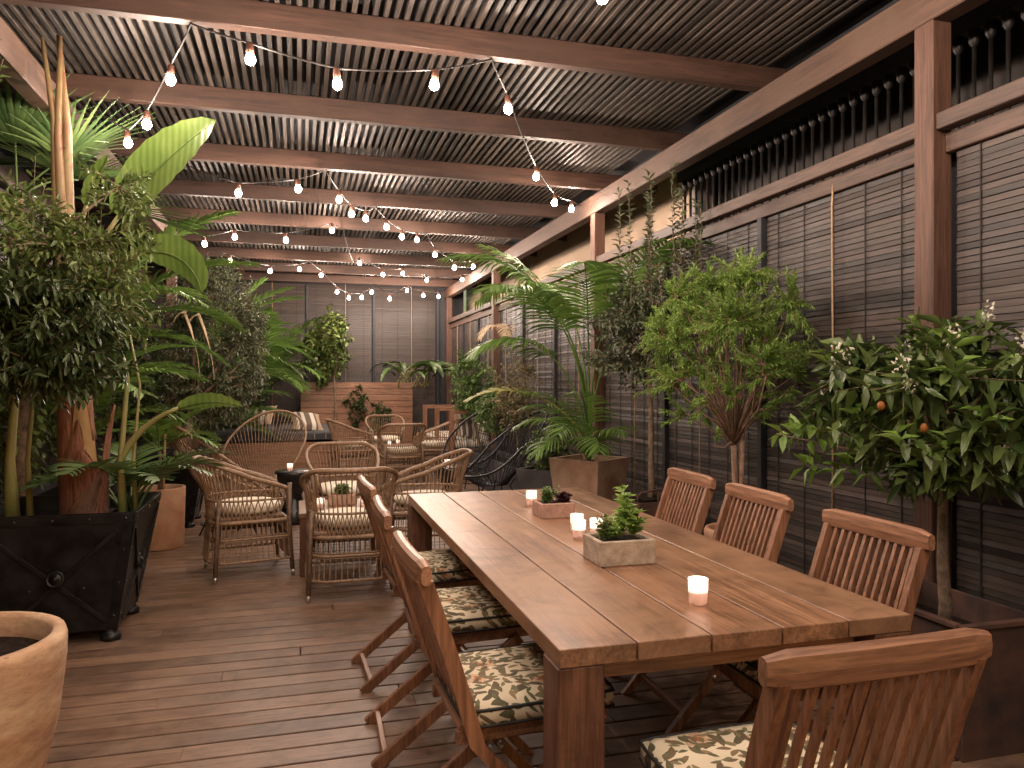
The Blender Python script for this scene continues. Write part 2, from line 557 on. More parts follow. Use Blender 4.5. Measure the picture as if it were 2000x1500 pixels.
festoon('festoon string looping overhead nearest the camera, bulbs mostly above the frame', [
    [('h', -1.3, 2.84, hk), ('b', -.7, 2.8, 2.98), ('b', -.1, 2.8, 2.93), ('b', .5, 2.82, 2.95), ('b', 1.19, 2.88, 2.95), ('b', 1.8, 2.72, 3.02), ('h', 2.4, 2.84, hk)],
    [('h', 2.4, 1.57, hk), ('b', 1.9, 1.6, 2.96), ('b', 1.2, 1.6, 2.92), ('b', .5, 1.58, 2.94), ('b', -.2, 1.58, 2.94), ('b', -.9, 1.58, 3.0), ('h', -1.3, 1.57, hk)],
    [('h', -1.3, .3, hk), ('b', -.8, .3, 2.98), ('b', -.1, .3, 2.93), ('b', .6, .3, 2.92), ('b', 1.3, .3, 2.94), ('b', 2.0, .3, 2.98), ('h', 2.5, .3, hk)],
    [('h', -1.3, -.97, hk), ('b', -.7, -.95, 2.96), ('b', .2, -.95, 2.92), ('b', 1.1, -.95, 2.94), ('b', 2.0, -.95, 2.98), ('h', 2.5, -.97, hk)]])
festoon('large festoon string hooked on the nearest visible rafter, three hanging spans', [
    [('h', -1.37, 5.42, hk), ('b', -1.04, 5.25, 2.88), ('b', -.87, 4.9, 2.9), ('b', -.68, 4.5, 3.03), ('h', -.53, 4.14, hk),
     ('b', -.24, 4.05, 3.01), ('b', .19, 4.05, 2.93), ('b', .7, 4.05, 2.98), ('h', 1.04, 4.14, hk),
     ('b', 1.21, 4.4, 3.02), ('b', 1.78, 5.65, 2.98), ('b', 2.17, 6.35, 2.96), ('b', 2.53, 6.9, 3.05), ('h', 2.74, 7.2, 3.17)]])
festoon('middle festoon string zigzagging from the leaf tips to the long beam', [
    [('h', -1.0, 6.7, hk), ('b', -.47, 6.4, 2.88), ('b', -.01, 6.5, 2.97), ('h', .21, 6.69, hk), ('b', .34, 6.95, 3.01), ('b', .47, 7.25, 2.95), ('b', .63, 7.6, 2.99),
     ('h', .76, 7.96, hk), ('b', .9, 8.2, 3.04), ('b', 1.11, 8.55, 3.01), ('b', 1.33, 8.9, 3.05), ('h', 1.5, 9.24, hk), ('b', 1.65, 9.5, 2.99), ('b', 2.0, 10.0, 2.91), ('b', 2.35, 10.4, 3.0), ('h', 2.74, 10.6, 3.17)]])
festoon('festoon string crossing the terrace behind the middle zigzag', [
    [('h', -1.4, 9.1, hk), ('b', -.99, 8.8, 2.87), ('b', -.69, 8.9, 2.98), ('b', -.15, 9.0, 2.99), ('b', .36, 9.0, 3.13), ('h', .5, 9.24, hk), ('h', .8, 11.79, hk),
     ('b', .86, 11.5, 3.15), ('b', 1.25, 11.9, 3.05), ('b', 1.6, 12.2, 3.12), ('b', 2.05, 12.6, 3.08), ('h', 2.3, 13.05, hk), ('b', 2.59, 12.3, 3.07), ('h', 2.74, 12.2, 3.17)]])
festoon('farthest festoon string drooping in front of the end blinds', [
    [('h', -1.4, 10.5, hk), ('b', -.88, 10.6, 2.97), ('b', -.41, 11.5, 2.98), ('b', 0, 11.9, 3.08), ('h', .15, 11.8, hk), ('b', .33, 12.4, 3.07), ('b', .6, 12.9, 2.87), ('b', .81, 13.2, 2.81), ('b', 1.04, 13.4, 2.84), ('b', 1.23, 13.6, 2.97),
     ('h', 1.35, 14.3, hk), ('b', 1.56, 13.7, 2.87), ('b', 1.87, 13.7, 3.03), ('b', 2.18, 13.8, 2.96), ('b', 2.48, 13.9, 2.96), ('h', 2.74, 14.3, 3.17)]])
# ------------------------------------------------------------------ furniture materials
M_TABLE = wood('table_teak', (.14, .064, .034), (.37, .205, .118), 1, .36, .3, .8, wear=(.30, .165, .094), knots=True, bmp=.15, ring=24, stain=.38)
M_TABLEG = wood('table_teak_leg', (.1, .042, .024), (.22, .1, .058), 2, .5, .1, .9, knots=False, stain=.3)
M_TEAK = wood('teak', (.17, .072, .038), (.37, .18, .1), 2, .42, .16, 1.0, knots=False, bmp=.1)
M_TEAKX = wood('teak_cross', (.2, .09, .05), (.42, .22, .128), 0, .4, .14, 1.0, knots=False, bmp=.1)
M_RATTAN = plain('rattan', (.25, .152, .088), .5, var=.45, scale=45, bmp=.3)
M_RATTAND = plain('rattan_leg', (.17, .105, .066), .5, var=.4, scale=40, bmp=.3)
M_STEEL = plain('leg_tip', (.45, .42, .38), .35, .8, var=.2)
M_CREAM = plain('cream_cloth', (.8, .72, .58), .9, var=.06, scale=20, bmp=.1)
M_BLACKW = plain('black_cord', (.012, .012, .014), .42, var=.3, scale=50)
M_BLACKM = plain('black_metal_rod', (.02, .02, .022), .35, .3, var=.2)
M_BLACKS = plain('black_wood', (.012, .011, .011), .3, var=.4, scale=10, bmp=.1)
M_PIPING = plain('black_piping', (.018, .016, .014), .7)

def floral(name):
    """printed cloth: sprays of leaf shapes and a few five petalled flowers"""
    m, nt, p, N, L = nodes(name)
    def math_(op, a, b=None, c=None):
        n = N.new('ShaderNodeMath'); n.operation = op
        for k, v in enumerate((a, b, c)):
            if v is None: continue
            if isinstance(v, (int, float)): n.inputs[k].default_value = v
            else: L.new(v, n.inputs[k])
        return n.outputs[0]
    v, _ = coords(nt, (1, 1, 1))
    sp = N.new('ShaderNodeSeparateXYZ'); L.new(v, sp.inputs[0])
    u0 = math_('MULTIPLY_ADD', sp.outputs[2], .8, sp.outputs[0]); v0 = math_('MULTIPLY_ADD', sp.outputs[2], .7, sp.outputs[1])
    def cells(scale, off, jit=1.0):
        cb = N.new('ShaderNodeCombineXYZ')
        L.new(math_('ADD', u0, off), cb.inputs[0]); L.new(math_('ADD', v0, off * 1.7), cb.inputs[1])
        vo = N.new('ShaderNodeTexVoronoi'); vo.voronoi_dimensions = '2D'; vo.inputs['Scale'].default_value = scale; vo.inputs['Randomness'].default_value = jit
        L.new(cb.outputs[0], vo.inputs['Vector'])
        d = N.new('ShaderNodeVectorMath'); d.operation = 'SUBTRACT'; L.new(cb.outputs[0], d.inputs[0]); L.new(vo.outputs['Position'], d.inputs[1])
        ds = N.new('ShaderNodeSeparateXYZ'); L.new(d.outputs[0], ds.inputs[0])
        cs = N.new('ShaderNodeSeparateColor'); L.new(vo.outputs['Color'], cs.inputs[0])
        return ds.outputs[0], ds.outputs[1], cs
    def leaf(scale, off, ln, wd, keep):
        dx, dy, cs = cells(scale, off, .85)
        a = math_('MULTIPLY', cs.outputs[0], 6.283); ca = math_('COSINE', a); sa = math_('SINE', a)
        x = math_('ADD', math_('MULTIPLY', dx, ca), math_('MULTIPLY', dy, sa))
        y = math_('SUBTRACT', math_('MULTIPLY', dy, ca), math_('MULTIPLY', dx, sa))
        y = math_('ADD', y, math_('MULTIPLY', math_('MULTIPLY', x, x), 9.0))
        q = math_('DIVIDE', x, ln); q = math_('MULTIPLY', q, q)
        g = math_('SUBTRACT', math_('MULTIPLY', math_('SUBTRACT', 1.0, q), wd), math_('ABSOLUTE', y))
        msk = math_('MULTIPLY', math_('GREATER_THAN', g, 0), math_('GREATER_THAN', cs.outputs[1], 1 - keep))
        return msk, cs.outputs[2]
    base = (.70, .60, .43)
    dx, dy, cs = cells(6.2, .31, .8)
    r = math_('SQRT', math_('ADD', math_('MULTIPLY', dx, dx), math_('MULTIPLY', dy, dy)))
    th = math_('ARCTAN2', dy, dx)
    rim = math_('MULTIPLY_ADD', math_('COSINE', math_('MULTIPLY', th, 5.0)), .009, .034)
    rel = math_('DIVIDE', r, rim)
    fr = ramp(nt, [(.16, (.33, .13, .05)), (.24, (.58, .34, .2)), (.36, (.66, .47, .32)), (.495, (.45, .24, .13)), (.5, base)])
    L.new(math_('MULTIPLY', rel, .5), fr.inputs['Fac'])
    c = fr.outputs[0]
    for scale, off, ln, wd, keep, c1, c2 in ((19, .0, .027, .0095, .75, (.085, .08, .04), (.19, .16, .08)), (24, .83, .021, .0075, .7, (.14, .095, .05), (.27, .18, .09)),
                                            (15, 1.57, .033, .011, .55, (.08, .065, .035), (.17, .125, .062)), (31, 2.21, .016, .006, .55, (.1, .105, .05), (.2, .18, .09))):
        msk, rr = leaf(scale, off, ln, wd, keep)
        lc = ramp(nt, [(.1, c1), (.9, c2)]); L.new(rr, lc.inputs['Fac'])
        c = mix(nt, c, lc.outputs[0], msk)
    L.new(c, p.inputs['Base Color']); p.inputs['Roughness'].default_value = .85
    wn2 = noise(nt, v, 160, 2, .5); bump(nt, p, wn2.outputs['Fac'], .15, .002)
    return m
M_FLORAL = floral('floral_cloth')

def cushion(w, d, h, n=10, puff=.35, ch=.02):
    """box cushion with rounded, slightly bulging top; base at z=0"""
    m = MB(); vs = []; fs = []
    def prof(u):
        return 1 - abs(u) ** 6
    for top in (1, 0):
        for i in range(n + 1):
            for j in range(n + 1):
                u, v = -1 + 2 * i / n, -1 + 2 * j / n
                cr = 1 - .035 * (abs(u) ** 8) * (abs(v) ** 8)
                bul = max(0, prof(u) * prof(v))
                z = h * (.80 + .2 * bul ** .6) + puff * .02 * bul if top else h * .12 * (1 - bul)
                vs.append((u * w / 2 * cr, v * d / 2 * cr, z))
    q = n + 1
    for top in (0, 1):
        o = 0 if top == 0 else q * q
        for i in range(n):
            for j in range(n):
                a = (o + i * q + j, o + (i + 1) * q + j, o + (i + 1) * q + j + 1, o + i * q + j + 1)
                fs.append(a if top == 0 else tuple(reversed(a)))
    ring = [(i, 0) for i in range(n)] + [(n, j) for j in range(n)] + [(i, n) for i in range(n, 0, -1)] + [(0, j) for j in range(n, 0, -1)]
    for k in range(len(ring)):
        i, j = ring[k]; i2, j2 = ring[(k + 1) % len(ring)]
        a, b = i * q + j, i2 * q + j2
        fs.append((a, q * q + a, q * q + b, b))
    m.add(vs, fs, True)
    edge = [vs[i * q + j] for i, j in ring]
    low = [vs[q * q + i * q + j] for i, j in ring]
    return m, edge, low

# ------------------------------------------------------------------ dining table
TX0, TX1, TY0, TY1, TZ = .585, 1.60, 1.685, 4.26, .75
tb = thing('dining_table', 'long five plank teak dining table with candles and planters on it', 'table', ((TX0 + TX1) / 2, (TY0 + TY1) / 2, 0))
pw = (TX1 - TX0) / 5
pl_me = MB().box((0, 0, 0), (pw - .006, TY1 - TY0, .045), .002).mesh('plank')
for i in range(5):
    put('plank', pl_me, M_TABLE, tb, (-(TX1 - TX0) / 2 + pw * (i + .5), rnd.uniform(-.002, .002), TZ - .0225))
lg = MB().box((0, 0, 0), (.118, .118, .704), .004).mesh('leg')
for sx in (-1, 1):
    for sy in (-1, 1):
        put('leg', lg, M_TABLEG, tb, (sx * ((TX1 - TX0) / 2 - .06), sy * ((TY1 - TY0) / 2 - .06), .352))
for sx in (-1, 1):
    MB().box((0, 0, 0), (.03, TY1 - TY0 - .255, .06), .003).build('apron', M_TABLE, tb, (sx * ((TX1 - TX0) / 2 - .085), 0, .673))
for sy in (-1, 1):
    MB().box((0, 0, 0), (TX1 - TX0 - .255, .03, .06), .003).build('apron', M_TEAKX, tb, (0, sy * ((TY1 - TY0) / 2 - .085), .673))

# ------------------------------------------------------------------ folding chair, faces +y
def make_folding(label, loc, rz):
    t = thing('folding_chair', label, 'chair', loc, rz, 'teak folding chairs round the dining table')
    W = .455
    def stile(z):            # side curve of the long legs, y as function of z
        if z > .42: return -.155 - (z - .42) * .27 - ((z - .42) ** 2) * .10
        return -.155 + (.42 - z) * .90
    for s in (-1, 1):
        zs = [0, .14, .28, .42, .54, .66, .76, .865]
        m = MB()
        for z0, z1 in zip(zs[:-1], zs[1:]):
            pass
        pts = [(s * (W / 2 - .014), stile(z), z) for z in zs]
        m.tube(pts, [(.0195, .012)] * len(pts), 4, flat=(0, 1, 0), smooth=False)
        # square section: rotate by using a 4-sided tube gives a diamond, so build explicit box strip instead
        m = MB(); vs = []; fs = []
        for z in zs:
            yc = stile(z)
            for dx, dy in ((-.012, -.021), (.012, -.021), (.012, .021), (-.012, .021)):
                vs.append((s * (W / 2 - .014) + dx, yc + dy, z))
        for i in range(len(zs) - 1):
            for k in range(4):
                l = (k + 1) % 4
                fs.append((i * 4 + k, i * 4 + l, i * 4 + 4 + l, i * 4 + 4 + k))
        fs.append((3, 2, 1, 0)); n = len(vs); fs.append((n - 4, n - 3, n - 2, n - 1))
        m.add(vs, fs)
        m.build('back_leg', M_TEAK, t)
        MB().bar((s * (W / 2 - .042), -.34, .0), (s * (W / 2 - .042), .20, .425), .024, .042, .003, (0, 0, 1)).build('front_leg', M_TEAK, t)
        MB().tube([(s * (W / 2 + .002), .03, .215), (s * (W / 2 - .06), .03, .215)], .011, 8).build('bolt', M_STEEL, t)
    # top rail: long bar with rounded ends, slightly curved
    m = MB(); vs = []; fs = []
    nn = 10; hw2, zc, hh, th = W / 2 + .018, .885, .034, .019
    for i in range(nn + 1):
        u = -1 + 2 * i / nn
        x = u * hw2; yc = stile(.885) - .010 * (1 - u * u) + .006
        e = 1.0 if abs(u) < .97 else .72
        for (a, b) in ((-1, -1), (-.4, -1.25), (.4, -1.25), (1, -1), (1.2, 0), (1, 1), (.4, 1.25), (-.4, 1.25), (-1, 1), (-1.2, 0)):
            vs.append((x, yc + a * th * e * .85, zc + b * hh * e * .8))
    K = 10
    for i in range(nn):
        for k in range(K):
            l = (k + 1) % K
            fs.append((i * K + k, i * K + l, (i + 1) * K + l, (i + 1) * K + k))
    fs.append(tuple(range(K))); fs.append(tuple(reversed(range(nn * K, nn * K + K))))
    m.add(vs, fs, False)
    m.build('top_rail', M_TEAKX, t)
    MB().bar((-W / 2 + .02, stile(.47) , .47), (W / 2 - .02, stile(.47), .47), .022, .045, .003).build('lower_rail', M_TEAKX, t)
    ns = 11
    for i in range(ns):
        x = -W / 2 + .052 + (W - .104) * i / (ns - 1)
        bow = lambda z: stile(z) - .010 * (1 - (x / (W / 2)) ** 2) * ((z - .46) / .42)
        pts = [(x, bow(z), z) for z in (.46, .58, .70, .80, .87)]
        m = MB(); vs = []; fs = []
        for p in pts:
            for dx, dy in ((-.0065, -.008), (.0065, -.008), (.0065, .008), (-.0065, .008)): vs.append((p[0] + dx, p[1] + dy, p[2]))
        for a in range(4):
            for k in range(4):
                l = (k + 1) % 4; fs.append((a * 4 + k, a * 4 + l, a * 4 + 4 + l, a * 4 + 4 + k))
        m.add(vs, fs); m.build('back_slat', M_TEAK, t)
    for s in (-1, 1):
        MB().bar((s * (W / 2 - .065), -.20, .425), (s * (W / 2 - .065), .24, .44), .022, .04, .003).build('seat_rail', M_TEAKX, t)
    for i in range(8):
        MB().box((0, 0, 0), (W - .11, .042, .014), .002).build('seat_slat', M_TEAKX, t, (0, -.175 + i * .056, .452 + i * .0015))
    MB().bar((-W / 2 + .05, -.30, .035), (W / 2 - .05, -.30, .035), .02, .03, .002).build('stretcher', M_TEAKX, t)
    MB().bar((-W / 2 + .02, .155, .075), (W / 2 - .02, .155, .075), .02, .03, .002).build('stretcher', M_TEAKX, t)
    cu, e1, e2 = cushion(.43, .43, .062)
    c = cu.build('cushion', M_FLORAL, t, (0, .035, .463), (.02, 0, 0))
    MB().tube(e1, .0045, 6, closed=True).build('top_piping', M_PIPING, c)
    MB().tube(e2, .0045, 6, closed=True).build('bottom_piping', M_PIPING, c)
    return t
fc = make_folding('teak folding chair at the head of the table nearest the camera', (1.0, 1.43, 0), .02)
# left side faces +x (rz=-90deg), right side faces -x
for y, dr, lab in ((2.17, .03, 'teak folding chair on the open deck side, nearest of the three there'),
                   (2.92, -.02, 'teak folding chair on the open deck side, middle one of three'),
                   (3.62, .04, 'teak folding chair on the open deck side, closest to the wicker armchairs')):
    copy_tree(fc, lab, (.60, y, 0), -PI / 2 + dr)
for x, y, dr, lab in ((1.575, 2.14, .0, 'teak folding chair on the blind side, next to the orange tree planter'),
                   (1.61, 2.88, -.03, 'teak folding chair on the blind side, middle one in front of the terracotta rim'),
                   (1.64, 3.52, -.04, 'teak folding chair on the blind side, farthest from the camera')):
    copy_tree(fc, lab, (x, y, 0), PI / 2 + dr)

# ------------------------------------------------------------------ wicker armchair, faces +y
def horse(t, w, d, r=.75):
    """horseshoe in plan: t 0..1 from the tip of one arm round the back to the other"""
    a = PI * (t * 1.36 - .18)
    x = -math.cos(a); y = -math.sin(a)
    k = 1 - .12 * (math.sin(2 * a) ** 2)
    if y > 0: return (x * w / 2 * (1 + .02 * y), y * d * .85)
    return (x * w / 2 / (k ** .5), y * d / 2 / (k ** .5))
def make_wicker(label, loc, rz):
    t = thing('wicker_armchair', label, 'armchair', loc, rz, 'woven rattan armchairs with cream cushions')
    NR = 40
    def lvl(tt, z):
        # width and depth by height: flared rim, narrow seat, spread feet
        w = np.interp(z, [.1, .42, .60, .83], [.56, .50, .53, .66])
        d = np.interp(z, [.1, .42, .60, .83], [.56, .52, .55, .70])
        return horse(tt, w, d)
    def rimz(tt):
        u = abs(tt - .5) * 2
        return .83 - .215 * max(0, (u - .28) / .72) ** 1.25
    rim = []
    for i in range(61):
        tt = i / 60; z = rimz(tt); x, y = lvl(tt, z); rim.append((x, y, z))
    x, y, z = rim[0]; rim = [(x * .93, y + .0, z - .14), (x * .98, y + .012, z - .05)] + rim
    x, y, z = rim[-1]; rim = rim + [(x * .98, y + .012, z - .05), (x * .93, y, z - .14)]
    MB().tube(rim, .0165, 8).build('rim', M_RATTAN, t)
    rods = MB()
    for i in range(NR + 1):
        tt = .012 + .976 * i / NR
        zt = rimz(tt)
        pts = []
        for z in (.545, .64, .74, zt):
            if z > zt: z = zt
            xx, yy = lvl(tt, z); pts.append((xx, yy, z))
        rods.tube(pts, .0052, 4, cap=False)
    # crossed weave between the two seat rings
    for i in range(NR):
        t0, t1 = .012 + .976 * i / NR, .012 + .976 * (i + 1) / NR
        for a, b in ((t0, t1), (t1, t0)):
            x0, y0 = lvl(a, .55); x1, y1 = lvl(b, .40)
            rods.tube([(x0, y0, .55), (x1, y1, .40)], .0048, 4, cap=False)
    # closed skirt below the seat
    def skirt(s, z):
        w = np.interp(z, [.1, .42], [.55, .50]); d = np.interp(z, [.1, .42], [.55, .50])
        P = [(-w / 2, d / 2), (-w / 2, -d * .35), (-w * .3, -d / 2), (w * .3, -d / 2), (w / 2, -d * .35), (w / 2, d / 2)]
        seg = [0]; 
        for i in range(6):
            a, b = P[i], P[(i + 1) % 6]; seg.append(seg[-1] + math.dist(a, b))
        q = s * seg[-1]
        for i in range(6):
            if q <= seg[i + 1] + 1e-9:
                u = (q - seg[i]) / (seg[i + 1] - seg[i]); a, b = P[i], P[(i + 1) % 6]
                return (a[0] + (b[0] - a[0]) * u, a[1] + (b[1] - a[1]) * u)
        return P[0]
    for i in range(56):
        a = skirt(i / 56, .40); b = skirt(i / 56, .13)
        rods.tube([(a[0], a[1], .40), (b[0], b[1], .13)], .0048, 4, cap=False)
    tag(rods.build('woven_rods', M_RATTAN, t), kind='stuff')
    def ring(z, r, full=True):
        return [(*skirt(i / 48, z), z) for i in range(48)]
    MB().tube([(*lvl(i / 48, .55), .55) for i in range(49)], .009, 6).build('seat_ring', M_RATTAN, t)
    for z, r in ((.40, .016), (.285, .009), (.13, .01)):
        MB().tube(ring(z, r), r, 6, closed=True).build('band', M_RATTAN, t)
    for z in (.30, .27):
        MB().tube(ring(z, .006), .006, 5, closed=True).build('band', M_RATTAND, t)
    for sx in (-1, 1):
        for sy, y in ((1, .26), (-1, -.22)):
            top = .66 if sy > 0 else .56
            x1 = .255; 
            MB().tube([(sx * .262, y * 1.08, .045), (sx * .25, y, .40), (sx * (.27 if sy > 0 else .24), y * (1.0 if sy > 0 else .95), top)], .0155, 8).build('leg', M_RATTAND, t)
            MB().tube([(sx * .264, y * 1.09, 0), (sx * .262, y * 1.08, .047)], .0125, 8).build('leg_tip', M_STEEL, t)
    MB().box((0, 0, 0), (.46, .46, .02), .004).build('seat_base', M_RATTAND, t, (0, .0, .425))
    cu = MB().lathe([(.001, .0), (.19, .002), (.222, .02), (.232, .042), (.222, .064), (.19, .078), (.1, .085), (.001, .087)], 28)
    cu.v = [(x * (1 + .04 * abs(y) / .23), y * 1.02 + .015, z) for x, y, z in cu.v]
    cu.build('cushion', M_CREAM, t, (0, 0, .437))
    return t
wc = make_wicker('wicker armchair with its back to the camera beside the dining table corner', (.315, 5.14, 0), .0)
for lab, x, y, rz in (
    ('wicker armchair nearest the round terracotta pot, turned sideways to the low table', -.38, 5.84, -PI / 2 + .22),
    ('wicker armchair across the low table, facing the camera', .36, 6.62, PI + .03),
    ('wicker armchair of the front group turned away from the black cord chairs', .95, 5.86, PI / 2 - .15),
    ('wicker armchair of the rear group with its back to the camera', 1.3, 10.1, .05),
    ('wicker armchair of the rear group beside the daybed', .72, 11.2, -PI / 2 + .1),
    ('wicker armchair of the rear group farthest away, in front of the planked planter', 1.32, 12.2, PI),
    ('wicker armchair of the rear group on the bench side', 1.95, 11.0, PI / 2 - .25)):
    copy_tree(wc, lab, (x, y, 0), rz)

# ------------------------------------------------------------------ cord lounge chair, faces +y
def make_cord_chair(label, loc, rz, cordmat, rimmat, n=64):
    t = thing('cord_chair', label, 'lounge chair', loc, rz, 'round cord lounge chairs')
    hub = Vector((0, .02, .27))
    rim = []
    for i in range(64):
        a = 2 * PI * i / 64
        y = -math.cos(a)               # -1 at the back
        x = math.sin(a)
        w = .43 * (1 - .10 * y)
        yy = y * .47
        zz = .66 - y * .34 + .05 * (y * y)
        if y > 0: zz -= .05 * math.sin(PI * min(1, y)) 
        rim.append((x * w, yy - .05, zz))
    MB().tube(rim, .0135, 8, closed=True).build('rim', rimmat, t)
    hubring = [(hub.x + .10 * math.sin(2 * PI * i / 64), hub.y - .11 * math.cos(2 * PI * i / 64), hub.z) for i in range(64)]
    MB().tube(hubring, .01, 6, closed=True).build('seat_hoop', rimmat, t)
    cords = MB()
    for i in range(n):
        f = i / n * 64
        p = Vector(rim[int(f) % 64]); q = Vector(hubring[int(f) % 64])
        mid = p.lerp(q, .55); mid.z -= .05; mid.x *= 1.05
        cords.tube([p, p.lerp(q, .25) + Vector((0, 0, -.025)), mid, q], .0042, 4, cap=False)
    for i in range(20):
        a = hubring[i * 3]; cords.tube([a, (hub.x, hub.y, hub.z - .004)], .004, 4, cap=False)
    tag(cords.build('cords', cordmat, t), kind='stuff')
    base = [(.26 * math.cos(2 * PI * i / 24), .02 + .26 * math.sin(2 * PI * i / 24), .02) for i in range(24)]
    for a in (.6, PI - .6, PI + .6, -.6):
        ct, s_ = math.cos(a), math.sin(a)
        MB().tube([(ct * .31, .02 + s_ * .31, .0), (ct * .16, .02 + s_ * .16, .265), (ct * .27, -.02 + s_ * .27, .40 - s_ * .10)], .0085, 6).build('leg', M_BLACKM, t)
    MB().tube([(.23 * math.cos(2 * PI * i / 24), .02 + .23 * math.sin(2 * PI * i / 24), .135) for i in range(24)], .007, 6, closed=True).build('brace_ring', M_BLACKM, t)
    return t
bc = make_cord_chair('brown cord lounge chair facing the camera in front of the daybed', (-.40, 8.55, 0), PI - .35, M_RATTAN, M_RATTAN)
copy_tree(bc, 'brown cord lounge chair seen edge on behind the front wicker armchair', (-.62, 7.15, 0), -PI / 2 + .42)
bk = make_cord_chair('black cord lounge chair half turned to the camera, the farther black one', (2.1, 9.3, 0), PI * .72, M_BLACKW, M_BLACKM)
copy_tree(bk, 'black cord lounge chair seen from the side beside the palm fronds', (2.1, 8.0, 0), PI / 2 + .12)

# ------------------------------------------------------------------ black drum stools
def stool(label, loc):
    m = MB().lathe([(.001, 0), (.15, 0), (.155, .03), (.13, .12), (.085, .22), (.075, .27), (.1, .34), (.16, .42), (.185, .47), (.185, .5), (.178, .51), (.001, .51)], 28)
    o = m.build('drum_stool', M_BLACKS, None, loc)
    return tag(o, label, 'stool', 'black hourglass stools')
stool('black hourglass side stool beside the brown cord chairs', (-.05, 7.75, 0))
stool('black hourglass side stool beside the black cord chairs', (1.5, 7.7, 0))

# low tables
def low_table(label, loc, w, d, h):
    t = thing('low_table', label, 'table', loc, 0, 'low wooden tables between the armchairs')
    n = 5
    for i in range(n):
        MB().box((0, 0, 0), (w / n - .006, d, .035), .003).build('plank', M_TABLE, t, (-w / 2 + w * (i + .5) / n, 0, h - .0175))
    for sx in (-1, 1):
        for sy in (-1, 1):
            MB().box((0, 0, 0), (.06, .06, h - .036), .003).build('leg', M_TABLEG, t, (sx * (w / 2 - .04), sy * (d / 2 - .04), (h - .036) / 2))
    return t
low_table('low dark wooden table in the middle of the front wicker group', (.30, 5.86, 0), .62, .62, .45)
low_table('low dark wooden table in the middle of the rear wicker group', (1.33, 11.15, 0), .6, .6, .45)

# ------------------------------------------------------------------ candles and table planters
def frosted():
    m, nt, p, N, L = nodes('frosted_glass')
    p.inputs['Base Color'].default_value = (.9, .86, .84, 1); p.inputs['Roughness'].default_value = .3
    t = N.new('ShaderNodeBsdfTranslucent'); t.inputs['Color'].default_value = (.98, .9, .86, 1)
    ms = N.new('ShaderNodeMixShader'); ms.inputs[0].default_value = .8
    L.new(p.outputs[0], ms.inputs[1]); L.new(t.outputs[0], ms.inputs[2]); L.new(ms.outputs[0], N['Material Output'].inputs['Surface'])
    return m
M_GLASS = frosted()
def wax_mat():
    m, nt, p, N, L = nodes('wax')
    v, _ = coords(nt); n = noise(nt, v, 40, 3, .6)
    r = ramp(nt, [(.3, (.9, .72, .64)), (.7, (.96, .8, .73))]); L.new(n.outputs['Fac'], r.inputs['Fac']); L.new(r.outputs[0], p.inputs['Base Color'])
    p.inputs['Roughness'].default_value = .5
    t = N.new('ShaderNodeBsdfTranslucent'); L.new(r.outputs[0], t.inputs['Color'])
    ms = N.new('ShaderNodeMixShader'); ms.inputs[0].default_value = .7
    L.new(p.outputs[0], ms.inputs[1]); L.new(t.outputs[0], ms.inputs[2]); L.new(ms.outputs[0], N['Material Output'].inputs['Surface'])
    return m
M_WAX = wax_mat()
M_FLAME = emit('flame', (1.0, .78, .64), FLAME_L)
g_me = MB().lathe([(.001, .0), (.022, .0), (.0255, .003), (.0285, .072), (.0278, .0725), (.0268, .072), (.024, .006), (.001, .005)], 24).mesh('glass')
w_me = MB().lathe([(.001, .007), (.0235, .007), (.0252, .036), (.016, .0345), (.001, .0335)], 20).mesh('wax')
f_me = MB().lathe([(.0005, .0), (.0045, .006), (.005, .011), (.003, .019), (.0005, .027)], 8).mesh('flame')
def candle(label, loc, group='frosted glass candles'):
    t = thing('candle', label, 'candle', loc, 0, group)
    put('glass', g_me, M_GLASS, t)
    put('wax', w_me, M_WAX, t)
    put('flame', f_me, M_FLAME, t, (0, 0, .0375))
candle('lit frosted candle at the far end of the dining table', (1.14, 3.70, .7505))
candle('lit frosted candle at the front of the cluster of three on the dining table', (1.085, 2.87, .7505))
candle('lit frosted candle at the back of the cluster of three on the dining table', (1.125, 3.00, .7505))
candle('lit frosted candle of the table cluster touching the herb planter', (1.165, 2.88, .7505))
candle('lit frosted candle alone near the front edge of the dining table', (1.09, 1.93, .7505))
candle('lit frosted candle on the black stool by the brown cord chairs', (-.09, 7.72, .5105))
candle('lit frosted candle on the black stool by the black cord chairs', (1.46, 7.66, .5105))
candle('lit frosted candle on the front low table, leftmost of the pair', (.15, 5.76, .4505))
candle('lit frosted candle on the front low table, rightmost of the pair', (.46, 5.74, .4505))
candle('lit frosted candle on the rear low table beside the armchair', (1.25, 11.05, .4505))
candle('lit frosted candle on the rear low table, on its far half', (1.4, 11.28, .4505))
M_STONE = plain('rough_stone', (.42, .33, .25), .95, var=.3, scale=28, bmp=.9)
M_PINKST = plain('pink_stone', (.42, .25, .19), .95, var=.25, scale=30, bmp=.9)
M_SOIL = plain('soil', (.04, .027, .02), .97, scale=55, bmp=1.0, spec=.1, c2=(.008, .006, .005))
def trough(m, w, d, h, th):
    m.box((0, -d / 2 + th / 2, h / 2), (w, th, h), .003); m.box((0, d / 2 - th / 2, h / 2), (w, th, h), .003)
    m.box((-w / 2 + th / 2, 0, h / 2), (th, d - 2 * th, h), .003); m.box((w / 2 - th / 2, 0, h / 2), (th, d - 2 * th, h), .003)
    m.box((0, 0, .012), (w - 2 * th, d - 2 * th, .02)); return m
